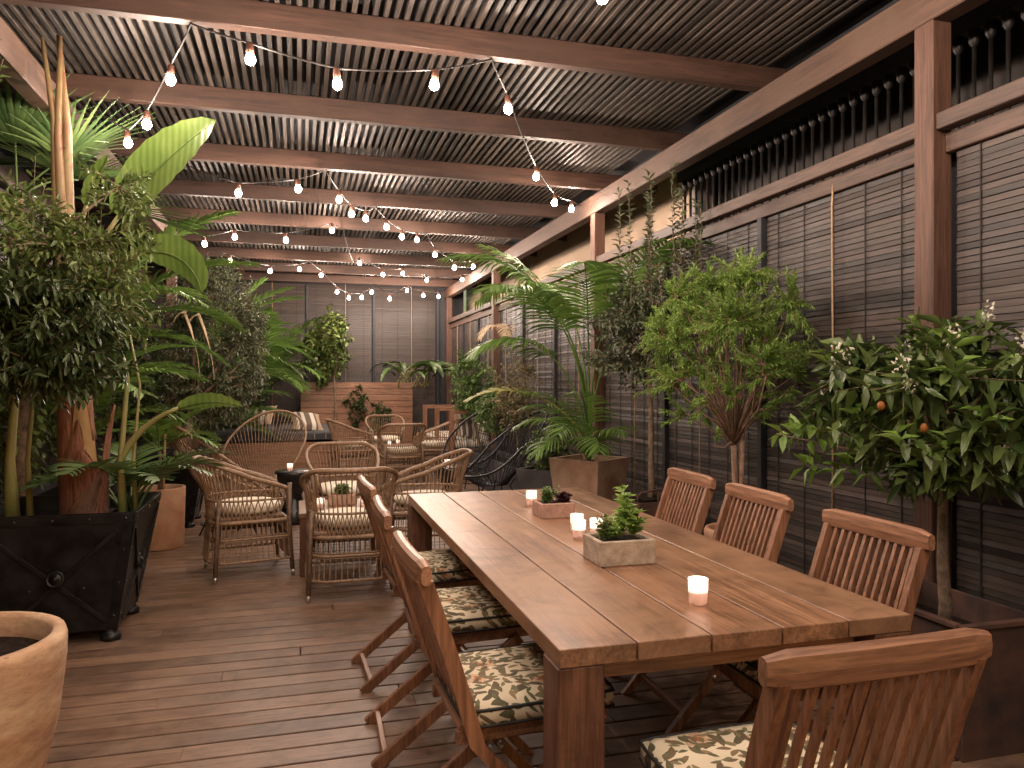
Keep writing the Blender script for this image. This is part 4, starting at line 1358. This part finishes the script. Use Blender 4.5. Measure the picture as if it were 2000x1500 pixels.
def sheath_mat():
    """leaf sheaths: red brown at the foot, straw yellow and green higher up"""
    m, nt, p, N, L = nodes('sheath')
    tc = N.new('ShaderNodeTexCoord'); sp = N.new('ShaderNodeSeparateXYZ'); L.new(tc.outputs['Object'], sp.inputs[0])
    v, r = coords(nt, (9, 9, 1.2))
    n = noise(nt, v, 2.2, 6, .65, .5)
    ad = N.new('ShaderNodeMath'); ad.operation = 'MULTIPLY_ADD'; ad.inputs[1].default_value = .9; L.new(n.outputs['Fac'], ad.inputs[0]); L.new(sp.outputs['Z'], ad.inputs[2])
    rp = ramp(nt, [(.0, (.045, .024, .016)), (.42, (.19, .075, .042)), (.75, (.28, .12, .062)), (.98, (.27, .19, .09))])
    dv = N.new('ShaderNodeMath'); dv.operation = 'DIVIDE'; dv.inputs[1].default_value = 1.7; L.new(ad.outputs[0], dv.inputs[0])
    L.new(dv.outputs[0], rp.inputs['Fac'])
    f = ramp(nt, [(.35, (.35, .3, .3)), (.6, (1.15, 1.15, 1.15))]); n2 = noise(nt, v, 9, 5, .7); L.new(n2.outputs['Fac'], f.inputs['Fac'])
    c = mix(nt, rp.outputs[0], f.outputs[0], .7, 'MULTIPLY')
    L.new(c, p.inputs['Base Color']); p.inputs['Roughness'].default_value = .8
    bump(nt, p, n2.outputs['Fac'], .9, .008)
    return m
M_SHEATH = sheath_mat()
M_GSTALK = plain('green_stalk', (.17, .2, .06), .5, c2=(.26, .2, .08), scale=4)

# ------------------------------------------------------------------ paddle-leaf plant in the big iron planter
base = Vector((-1.2, 4.78, .55))
sp_ = thing('paddle_leaf_plant', 'tall paddle leaved plant with orange brown sheathed stems in the big iron planter', 'plant', base)
def sheath(pts, radii, name='sheath', mat=M_SHEATH):
    m = MB(); m.tube([Vector(p) for p in pts], radii, 10); return m.build(name, mat, sp_)
# main column wrapped in overlapping torn sheaths
sheath([(.03, .0, -.02), (.0, 0, .25), (-.02, 0, .55), (-.04, 0, .9), (-.06, .02, 1.4)], [(.115, .10), (.105, .09), (.09, .08), (.075, .065), (.055, .05)])
def flap(az, z0, z1, r0, r1, ang, lean, mat=M_SHEATH, out=.0):
    n, K = 14, 10; vs = []; fs = []
    for i in range(n):
        u = i / (n - 1)
        z = z0 + (z1 - z0) * u
        aw = ang * (1 - u ** 1.6) + .04
        rr = r0 + (r1 - r0) * u + out * u * u
        cx = .03 - .06 * z
        for k in range(-K, K + 1):
            v = k / K
            a_ = az + lean * u + aw * v + rnd.uniform(-.02, .02) * (abs(v) > .9)
            q = rr + .012 * math.cos(v * PI / 2) + rnd.uniform(0, .006) * (abs(v) > .85)
            vs.append((cx + q * math.cos(a_), q * .9 * math.sin(a_), z + rnd.uniform(-.008, .008) * (abs(v) > .8)))
    R = 2 * K + 1
    for i in range(n - 1):
        for k in range(R - 1): fs.append((i * R + k, i * R + k + 1, (i + 1) * R + k + 1, (i + 1) * R + k))
    m = MB().add(vs, fs, True); o = m.build('sheath', mat, sp_)
    sol = o.modifiers.new('thickness', 'SOLIDIFY'); sol.thickness = .008
    return o
M_STRAWS = plain('straw_sheath', (.38, .26, .11), .7, c2=(.28, .13, .055), scale=7, bmp=.5)
M_DKSH = plain('dark_sheath', (.06, .032, .02), .7, c2=(.14, .06, .03), scale=9, bmp=.5)
CAMAZ = -PI / 2 + .26
flap(CAMAZ + .9, -.02, .46, .125, .10, 1.2, -.9, out=.05)
flap(CAMAZ - .9, -.02, .62, .12, .095, 1.25, .9)
flap(CAMAZ + .1, .14, .95, .105, .075, .9, .25, M_STRAWS)
flap(CAMAZ - .5, .02, .34, .135, .12, .55, 1.3, M_DKSH, .02)
flap(CAMAZ + 1.6, .1, .7, .12, .12, .8, -.3, out=.07)
flap(CAMAZ - 1.5, .25, 1.0, .105, .08, 1.0, .5)
flap(CAMAZ + .6, .5, 1.3, .085, .06, .9, -.4)
# tall leaf stems reaching the roof
M_TALL = plain('tall_stem', (.22, .18, .075), .6, c2=(.22, .095, .05), scale=6, bmp=.3)
for pts, r in (([(-.06, 0, .95), (-.075, .0, 1.6), (-.10, -.02, 2.2), (-.085, -.03, 2.76)], [.042, .034, .022, .010]),
               ([(-.05, .02, 1.0), (-.06, .02, 1.7), (-.06, .0, 2.25), (-.10, -.01, 2.77)], [.04, .036, .024, .012]),
               ([(-.09, -.02, 1.2), (-.11, .0, 1.8), (-.12, -.02, 2.3), (-.175, -.03, 2.74)], [.03, .026, .018, .009])):
    sheath(pts, r, 'tall_stem', M_TALL)
for az, Ls, e0, e1, Lb, Wb, b1, off, roll in (
    (-.27, .80, 1.50, .96, .76, .37, .62, (-.05, -.05, 1.02), -1.25),
    (-.27, .72, 1.5, .3, .44, .24, -1.4, (-.08, -.08, 1.05), 1.1),
    (-.4, .62, 1.5, 1.25, .30, .15, 1.0, (-.05, -.08, 1.2), -1.2),
    (2.4, .8, 1.3, .9, .8, .3, .1, (-.1, 0, 1.0), 0),
    (-.2, .5, 1.3, .4, .36, .12, -.3, (.2, -.02, .34), .9),
    (3.6, .9, 1.3, .8, .7, .26, -.2, (-.1, 0, .9), .2)):
    st, bl = paddle(off, az, Ls, e0, e1, Lb, Wb, b1, .016, roll)
    st.build('leaf_stalk', M_GSTALK, sp_); bl.build('leaf', M_PADDLE, sp_)
for x, y, h, r in ((-.31, -.05, 1.35, .026), (.235, -.03, 1.3, .017), (-.27, .1, 1.3, .013), (.28, .08, 1.25, .010)):
    MB().tube([(x, y, 0), (x - .015, y, h * .3), (x + .02, y, h * .65), (x - .06, y, h)], [r * 1.7, r, r * .75, r * .5], 8).build('young_stem', M_GSTALK, sp_)

# feathery palms rising from the same side
def palm(name, label, root, fr, mat, kind='frond', group=None, trunk=None, **kw):
    t = thing(name, label, 'palm', root, 0, group)
    if trunk:
        MB().tube(*trunk).build('trunk', M_BARK, t)
    for a in fr:
        m = frond(*a[0], **a[1]) if kind == 'frond' else fan(*a[0], **a[1])
        m.build('frond', a[2] if len(a) > 2 else mat, t)
    return t
def F_(base, az, L, e0, e1, **k): return ((base, az, L, e0, e1), k)
palm('parlour_palm', 'low feathery palm sprouting at the foot of the paddle leaved plant', (-1.0, 5.0, .56),
     [F_((rnd.uniform(-.05, .05), rnd.uniform(-.05, .05), 0), a, rnd.uniform(.6, .85), 1.35, rnd.uniform(-.6, -.1), ll=.26, lw=.012, nl=20, start=.35) for a in (-.6, .1, .8, 1.7, 2.6, 3.6, 4.4, 5.2)], M_PALMD)
palm('staked_palm', 'small bright palm tied to a stake in the straight sided terracotta pot', (-1.13, 6.91, .42),
     [F_((0, 0, .38), a, L, e, f, ll=.24, lw=.011, nl=22, start=.2, droop=.5) for a, L, e, f in ((-.5, .6, .9, -.6), (-1.5, .5, 1.2, .1), (.6, .55, .9, -.5), (2.2, .5, 1.1, 0), (3.6, .5, 1.0, -.2), (-.1, .65, 1.2, .2))], M_PALM,
     trunk=([(0, 0, 0), (.01, 0, .2), (0, 0, .42)], [.02, .017, .013], 8))
stk = MB().tube([(0, 0, 0), (.02, -.01, .62)], .009, 7).build('bamboo_stake', M_STAKE, None, (-1.09, 6.84, .42))
tag(stk, 'thin yellow bamboo stake in the straight sided terracotta pot', 'stake')
palm('tall_fan_palm', 'tall palm with stiff radiating leaves under the roof behind the paddle leaves', (-1.75, 5.55, .4),
     [F_((0, 0, 2.15), a, L, e, f, R=.62, nb=26, spread=3.6, lw=.016, droop=.12) for a, L, e, f in ((-.25, .42, 1.0, .5), (-1.3, .4, 1.2, .6), (.9, .5, .9, .2), (-.7, .5, .6, -.1), (2.4, .5, 1.0, .3), (.2, .6, .4, -.3))], M_PALMD, 'fan',
     trunk=([(0, 0, 0), (.03, 0, .8), (-.02, 0, 1.5), (0, 0, 2.16)], [.06, .05, .045, .04], 10))
palm('leaning_palm', 'palm with long arching fronds hanging in front of the left beam', (-1.75, 7.1, .4),
     [F_((0, 0, 1.2), a, L, e, f, ll=.42, lw=.015, nl=38, start=.25, droop=.5) for a, L, e, f in ((.15, 1.7, 1.2, .0), (-.6, 1.5, 1.2, -.5), (.6, 1.6, 1.0, -.5), (-1.4, 1.4, 1.1, -.6), (1.6, 1.4, 1.2, -.4), (0.0, 1.2, .7, -.7), (-.2, 1.8, 1.35, .3))], M_PALM,
     trunk=([(0, 0, 0), (.02, 0, .6), (0, 0, 1.2)], [.06, .05, .04], 10))

palm('side_palm', 'feathery palm between the big planter and the staked palm', (-1.6, 6.0, .4),
     [F_((0, 0, .3), a, L, e, f, ll=.36, lw=.013, nl=32, start=.35, droop=.5, pw=1.5) for a, L, e, f in ((-.3, 1.3, 1.45, -.3), (.1, 1.3, 1.5, -.2), (-.8, 1.3, 1.4, -.5), (.5, 1.4, 1.4, -.4), (1.4, 1.5, 1.45, -.2), (-.1, 1.1, 1.2, -.7), (-1.4, 1.3, 1.4, -.3), (.25, 1.4, 1.5, .0))], M_PALM)
# ------------------------------------------------------------------ leafy trees on the planted side
ext_t, ext_b = [], []
for (x, y, z, dx) in ((-1.35, 3.95, 2.95, .1), (-1.55, 3.9, 2.7, .05), (-1.2, 4.05, 2.45, .08), (-1.02, 4.0, 2.2, .06), (-.98, 4.1, 2.35, .03), (-1.42, 3.95, 2.6, .1), (-.9, 4.0, 1.95, .05)):
    for k in range(2):
        ext_t.append((x + k * .05, y, z - k * .1)); ext_b.append((x - dx, y + .05, z - .55))
shrub('glossy_leaf_tree', 'dense dark glossy leaved tree filling the corner in front of the big planter', 'tree', (-1.95, 3.75, .0), (-1.36, 3.9, 1.62), (.76, .5, .36), 400, 24, .07, .0098, M_LDARK, M_BARK, .04,
      spread=.9, droop=.25, shell=.35, lump=.3, x1=-.78)
shrub('olive_tree', 'airy light olive leaved tree rising above the dark glossy one', 'tree', (-1.98, 4.2, .0), (-1.28, 4.05, 1.88), (.76, .42, .36), 340, 20, .055, .0085, M_LOLIVE, M_BARK, .03, spread=.8, droop=.05, shell=.35, lump=.4, x1=-.70, extra=(ext_t, ext_b))
tp_ = round_pot('round terracotta pot hidden at the wall under the two leafy corner trees', (-1.97, 3.95, 0), [(.001, 0), (.22, 0), (.28, .4), (.3, .5), (.27, .5), (.26, .4)], M_TERRA, .43, .26)
shrub('grey_leaf_tree', 'round headed grey green tree with a bare forked trunk in the second iron planter', 'tree', (-1.2, 8.0, .55), (-.80, 8.3, 1.72), (.56, .55, .92), 760, 22, .058, .0088, M_LGREY, M_BARK, .045,
      bend=(.03, 0), spread=.9, droop=.12, shell=.45, stem_top=(-1.02, 8.05, 1.15), n_main=12)
# dead curled leaves on that tree
dl = thing('dead_frond', 'two pale dried leaves curling over the grey green tree', 'leaf', (-.86, 7.3, 1.42))
for dx, dz in ((0, 0), (.12, -.02)):
    P = arc_pts((dx, 0, dz), PI - .3, .62, 1.55, 1.2, 5) + arc_pts((dx - .08, 0, dz + .58), PI - .3, .2, .6, -1.2, 5)[1:]
    MB().tube(P, [(.005, .002)] * 3 + [(.015, .002)] * 3 + [(.009, .002)] * 3, 6).build('leaf', M_STRAW, dl)

# palms and shrubs toward the daybed
palm('kentia_palm', 'arching palm with one tall upright frond left of the daybed', (-1.55, 12.4, .38),
     [F_((0, 0, .5), a, L, e, f, ll=.5, lw=.017, nl=40, start=.35, droop=.4, pw=1.5) for a, L, e, f in ((-.15, 2.35, 1.38, .75), (-.5, 2.2, 1.3, -.5), (-.2, 2.3, 1.25, -.6), (-1.0, 2.0, 1.3, -.6), (.2, 2.2, 1.4, 0), (-.35, 2.0, 1.1, -.8), (-.1, 2.0, .95, -.7), (-.7, 2.3, 1.4, .0))], M_PALM,
     trunk=([(0, 0, 0), (0, 0, .3), (0, 0, .52)], [.07, .06, .05], 10))
palm('chamaerops_palm', 'fan leaved palm drooping over the end of the daybed', (-1.45, 11.7, .38),
     [F_((0, 0, .4), a, L, e, f, R=.48, nb=28, spread=3.9, lw=.015, droop=.6) for a, L, e, f in ((-.3, 1.1, 1.0, .0), (-.5, .9, 1.3, .3), (-.1, 1.2, 1.2, .2), (-.8, .9, .8, -.2), (-.2, 1.0, .75, -.2), (-.35, 1.5, 1.35, .4), (-.15, .8, .4, -.4), (-.6, 1.4, 1.25, .1))], M_PALM, 'fan',
     trunk=([(0, 0, 0), (0, 0, .2), (0, 0, .42)], [.08, .07, .06], 10))
palm('feather_palm', 'feathery palm in front of the end blinds behind the daybed', (-.62, 14.3, .45),
     [F_((0, 0, .55), a, L, e, f, ll=.46, lw=.016, nl=38, start=.35, droop=.4, pw=1.5) for a, L, e, f in ((-.4, 2.0, 1.3, -.3), (-1.2, 1.9, 1.35, -.2), (-2.0, 2.0, 1.35, .1), (-1.7, 1.7, 1.15, -.7), (-.2, 2.1, 1.4, .3), (-2.6, 1.9, 1.3, -.2), (-.8, 1.7, 1.1, -.7), (-1.5, 2.1, 1.42, .3), (-1.0, 1.5, .95, -.8))], M_PALM)
palm('crossing_palm', 'second feathery palm whose fronds cross the grey green tree at the daybed corner', (-1.42, 10.7, .38),
     [F_((0, 0, .7), a, L, e, f, ll=.46, lw=.016, nl=38, start=.35, droop=.4, pw=1.4) for a, L, e, f in ((-.15, 2.1, 1.3, .35), (-.3, 2.1, 1.2, -.4), (-.05, 2.0, 1.15, -.5), (-.45, 1.9, 1.0, -.7), (.1, 2.2, 1.35, .1), (-.2, 1.7, .8, -.8))], M_PALM,
     trunk=([(0, 0, 0), (0, 0, .4), (0, 0, .72)], [.07, .06, .05], 10))
shrub('climbing_shrub', 'bright broad leaved shrub on a slim stem before the end blinds', 'shrub', (.62, 13.78, 0), (.45, 13.8, 2.05), (.5, .3, .7), 230, 11, .10, .027, M_LFICUS, M_BARK, .022, spread=.9, droop=.35, shell=.15, lump=.9, stem_top=(.6, 13.78, 1.5))
shrub('dark_filler_shrub', 'dark leafy mass low behind the daybed pillows', 'shrub', (-1.75, 13.3, .4), (-1.35, 13.0, 1.1), (.85, 1.0, .75), 240, 14, .11, .026, M_LDARK, M_BARK, .03, spread=.9, droop=.2, shell=.3)
shrub('side_filler_shrub', 'deep green shrub between the grey green tree and the side wall', 'shrub', (-1.95, 9.0, .4), (-1.75, 9.2, 1.5), (.5, 1.1, 1.0), 240, 16, .09, .02, M_LDARK, M_BARK, .03, spread=.9, droop=.15, shell=.3, x0=-2.28)
shrub('wall_filler_shrub', 'leafy green shrub on the side wall behind the paddle leaved plant', 'shrub', (-2.0, 6.2, .4), (-1.85, 6.3, 1.55), (.4, 1.1, .95), 220, 16, .09, .02, M_LOLIVE, M_BARK, .03, spread=.9, droop=.15, shell=.3, x0=-2.28)
for lab, x, y, z, s, h in (('small dark climbing rose against the planked planter, taller one', 1.0, 13.85, .0, .24, .95), ('small dark climbing rose against the planked planter, shorter one', 1.42, 13.88, .0, .22, .72)):
    shrub('climbing_rose', lab, 'shrub', (x, y, z), (x, y, h), (s, .12, .36), 44, 8, .085, .024, M_LDARK, M_BARK, .01, group='climbing roses by the planked planter', spread=.9, shell=.2)
# broad strap leaved plant at the far corner
st_ = thing('strap_leaf_plant', 'low plant with big drooping strap leaves above the corner bench', 'plant', (2.0, 14.1, 1.27))
for i in range(22):
    az = rnd.uniform(PI + .2, 2 * PI + .2) if i % 3 else rnd.uniform(0, 6.28)
    st, bl = paddle((rnd.uniform(-.3, .3), rnd.uniform(-.1, .1), 0), az, rnd.uniform(.25, .5), 1.25, .7, rnd.uniform(.55, .85), rnd.uniform(.1, .17), rnd.uniform(-1.2, -.5), .007, rnd.uniform(-.4, .4), .3)
    st.build('leaf_stalk', M_GSTALK, st_); bl.build('leaf', M_PALMD, st_)

# ------------------------------------------------------------------ right side
palm('potted_kentia', 'big bright kentia palm with arching fronds in the clay planter', (2.36, 6.0, .65),
     [F_((.0, 0, .1), a, L, e, f, ll=.52, lw=.0145, nl=30, start=.55, droop=.7, vee=.1, pw=2.0) for a, L, e, f in ((2.75, 2.4, 1.54, -.1), (2.2, 2.35, 1.55, -.5), (3.6, 2.0, 1.5, -.2), (-1.25, 2.4, 1.55, -.2), (-1.0, 2.1, 1.52, -.8), (1.7, 2.2, 1.54, -.1), (4.3, 2.15, 1.54, -.2), (3.2, 1.65, 1.44, -.6), (2.9, 2.1, 1.52, .4))]
     + [F_((.0, 0, .05), a, L, e, f, ll=.33, lw=.0085, nl=17, start=.38, droop=.8, vee=.25, pw=1.3) for a, L, e, f in ((2.9, .8, 1.3, -.5), (3.4, .65, 1.1, -.9), (3.9, .75, 1.35, -.6), (4.5, .62, 1.2, -.8), (2.4, .85, 1.4, -.2), (5.1, .6, 1.35, -.4), (1.7, .75, 1.3, -.4), (3.2, .95, 1.45, .0), (4.2, .9, 1.45, .1))]
     + [(((.0, 0, .1), 3.0, 1.3, 1.4, -.4), dict(ll=.26, lw=.013, nl=16, start=.65, droop=.6), M_PALMY)], M_PALM)
shrub('low_box_shrub', 'low glossy shrub in the dark grey square planter', 'shrub', (2.38, 7.2, .42), (2.36, 7.2, .72), (.26, .26, .24), 90, 14, .045, .012, M_LCITRUS, M_BARK, .012, spread=.9, shell=.2)
shrub('maple_shrub', 'light green maple like shrub at the end of the shrub trough', 'shrub', (2.5, 10.55, .36), (2.40, 10.6, 1.3), (.36, .5, .55), 200, 18, .06, .016, M_LMAPLE, M_BARK, .02, spread=1.0, shell=.3, lump=.4, x1=2.76, droop=.2)
shrub('yellowing_shrub', 'small yellow green bush beside the farther black cord chair', 'shrub', (2.45, 9.5, .36), (2.42, 9.45, 1.0), (.28, .35, .35), 90, 16, .05, .014, M_LMAPLE, M_BARK, .012, spread=1.0, shell=.3, lump=.4, x1=2.76)
shrub('dry_flower_shrub', 'dry twiggy shrub with pale faded flowers behind the black cord chairs', 'shrub', (2.5, 8.6, .36), (2.46, 8.6, 1.22), (.3, .55, .62), 200, 9, .045, .012, M_LDRY, M_BARK, .012, spread=1.0, shell=.25, lump=.4, x1=2.76, twig_r=.003)
palm('withered_palm', 'withered pale palm leaf hanging high on the screen wall', (2.62, 9.4, 1.9),
     [F_((0, 0, .1), a, .55, 1.0, -1.2, ll=.22, lw=.008, nl=16, start=.3, droop=.8) for a in (2.6, 3.4, 4.3)], M_STRAW)
# slim trunk tree with grey crown and tall sprigs
et, eb = [], []
for i in range(22):
    x, y = NR.uniform(2.28, 2.72), NR.uniform(4.55, 5.3)
    h = NR.uniform(2.0, 2.85) if i > 3 else NR.uniform(2.75, 2.95)
    for k in range(3):
        et.append((x, y, h - k * .28)); eb.append((x + .02, y + .01, h - .33 - k * .28))
shrub('slim_trunk_tree', 'slim trunked tree with a small grey crown and tall leafy sprigs', 'tree', (2.47, 5.06, .46), (2.42, 5.15, 1.75), (.34, .5, .42), 190, 20, .055, .010, M_LGREY, M_BARK, .022,
      bend=(.015, .01), spread=.8, shell=.35, x1=2.77, extra=(et, eb), stem_top=(2.46, 5.06, 1.5))
# feathery standard
ft, ftips, fb = shrub('feathery_tree', 'round bushy feathery green tree with a bundled reddish trunk', 'tree', (2.42, 3.82, .47), (2.36, 3.86, 1.62), (.44, .56, .50), 760, 44, .036, .0032, M_LFEATH, M_BARKR, .017,
      spread=.55, shell=.5, lump=.25, x1=2.78, stem_top=(2.4, 3.84, 1.02), n_main=46, twig_r=.002, tlow=1.26)
for dx, dy in ((.02, .01), (-.02, .015), (.0, -.022)):
    MB().tube([(dx * 1.3, dy * 1.3, 0), (dx, dy, .3), (dx * 1.4, dy * 1.4, .62)], .014, 7).build('stem', M_BARKR, ft)
# orange tree
ot, otips, ob = shrub('orange_tree', 'broad leaved orange tree with white blossom and a few small fruits', 'tree', (2.56, 2.52, .36), (2.42, 2.52, 1.30), (.52, .58, .36), 185, 12, .105, .0185, M_LCITRUS, M_BARK, .024,
      bend=(-.01, 0), spread=.95, droop=.28, shell=.35, lump=.3, x1=2.78, stem_top=(2.55, 2.52, .98), n_main=14, start=.1)
sel = NR.choice(len(otips), 60, replace=False)
V, F = twigs_leaves(otips[sel] + [0, 0, .04], otips[sel] - [0, 0, .05], 5, .10, .018, 1.0, .0)
put('young_leaves', mesh_np('young_leaves', V, F), M_LCITRUSY, ot)
bt, bb = [], []
for dx, dz in ((-.62, -.14), (-.55, -.1), (-.5, -.28)):
    for k in range(3): bt.append((dx + k * .13, .25 - k * .04, .94 + dz - k * .02)); bb.append((dx + k * .13 + .12, .22, .94 + dz))
V, F = twigs_leaves(np.array(bt), np.array(bb), 7, .10, .02, .9, .1)
put('low_branch_leaves', mesh_np('low_branch_leaves', V, F), M_LCITRUSY, ot)
MB().tube([(-.0, 0, .62), (-.25, .15, .72), (-.62, .26, .80)], [.008, .006, .003], 5).build('low_branch', M_BARK, ot)
M_PETAL = leafmat('blossom_petal', (.75, .7, .58), (.85, .82, .74), .6, .3)
M_FRUIT = plain('orange_fruit', (.26, .085, .01), .5, var=.15, bmp=.2)
up_ = [i for i in range(len(otips)) if otips[i][2] > .92 and otips[i][1] < .25]
for i in up_[:13]:
    c = otips[i]
    n = 20
    D = unit(NR.normal(0, 1, (n, 3))); P = c + [0, 0, .03] + NR.normal(0, .017, (n, 3))
    V, F = leaf_cloud(P, D, NR.normal(0, 1, (n, 3)), NR.uniform(.014, .022, n), NR.uniform(.004, .006, n))
    put('blossom', mesh_np('blossom', V, F), M_PETAL, ot)
for p in ((-.56, -.27, .935), (-.47, -.37, .86), (-.3, .35, .98)):
    MB().ball(p, .0135, 12, 8, 1.25).build('fruit', M_FRUIT, ot)

# ------------------------------------------------------------------ stone planters on the table
def table_planter(label, loc, w, d, h, mat, herbs):
    t = thing('stone_planter', label, 'planter', loc, 0, 'small stone planters on the tables')
    m = trough(MB(), w, d, h, .016); m.build('body', mat, t)
    MB().box((0, 0, 0), (w - .034, d - .034, .01)).build('soil', M_SOIL, t, (0, 0, h - .018))
    for (x, y, hh, rr, n, ln, hw, mt, nm) in herbs:
        tips = ellipsoid_tips((x, y, h + hh * .5), (rr, rr, hh * .5), n, .2, .2, h - .005)
        bs = np.array([[x + NR.normal(0, rr * .3), y + NR.normal(0, rr * .3), h - .015] for _ in range(n)])
        V, F = twigs_leaves(tips, bs, 9, ln, hw, .9, 0, .3)
        V[:, 2] = np.maximum(V[:, 2], h - .012)
        put(nm, mesh_np(nm, V, F), mt, t)
    return t
table_planter('rough stone planter with tall green herbs in the middle of the dining table', (1.085, 2.475, .7505), .205, .17, .085, M_STONE,
              [(-.02, .015, .085, .06, 26, .024, .0055, M_LFEATH, 'herb'), (.03, .02, .25, .013, 12, .045, .008, M_LFEATH, 'herb'), (-.06, -.01, .1, .03, 22, .02, .005, M_LOLIVE, 'herb'), (.055, -.01, .12, .028, 9, .05, .009, M_LFEATH, 'herb')])
table_planter('pinkish stone planter with low herbs and a dark succulent on the dining table', (1.15, 3.38, .7505), .165, .14, .068, M_PINKST,
              [(-.03, .0, .08, .035, 34, .026, .006, M_LMAPLE, 'herb'), (.045, -.01, .04, .025, 20, .03, .011, leafmat('dark_succulent', (.03, .01, .014), (.07, .02, .03), .4, .05), 'succulent'), (.03, .03, .12, .012, 5, .02, .005, M_LOLIVE, 'herb')])
table_planter('small brown planter with greenery on the front low table', (.31, 5.9, .4505), .2, .12, .08, M_CLAYSQ,
              [(0, 0, .08, .06, 36, .035, .01, M_LMAPLE, 'herb')])
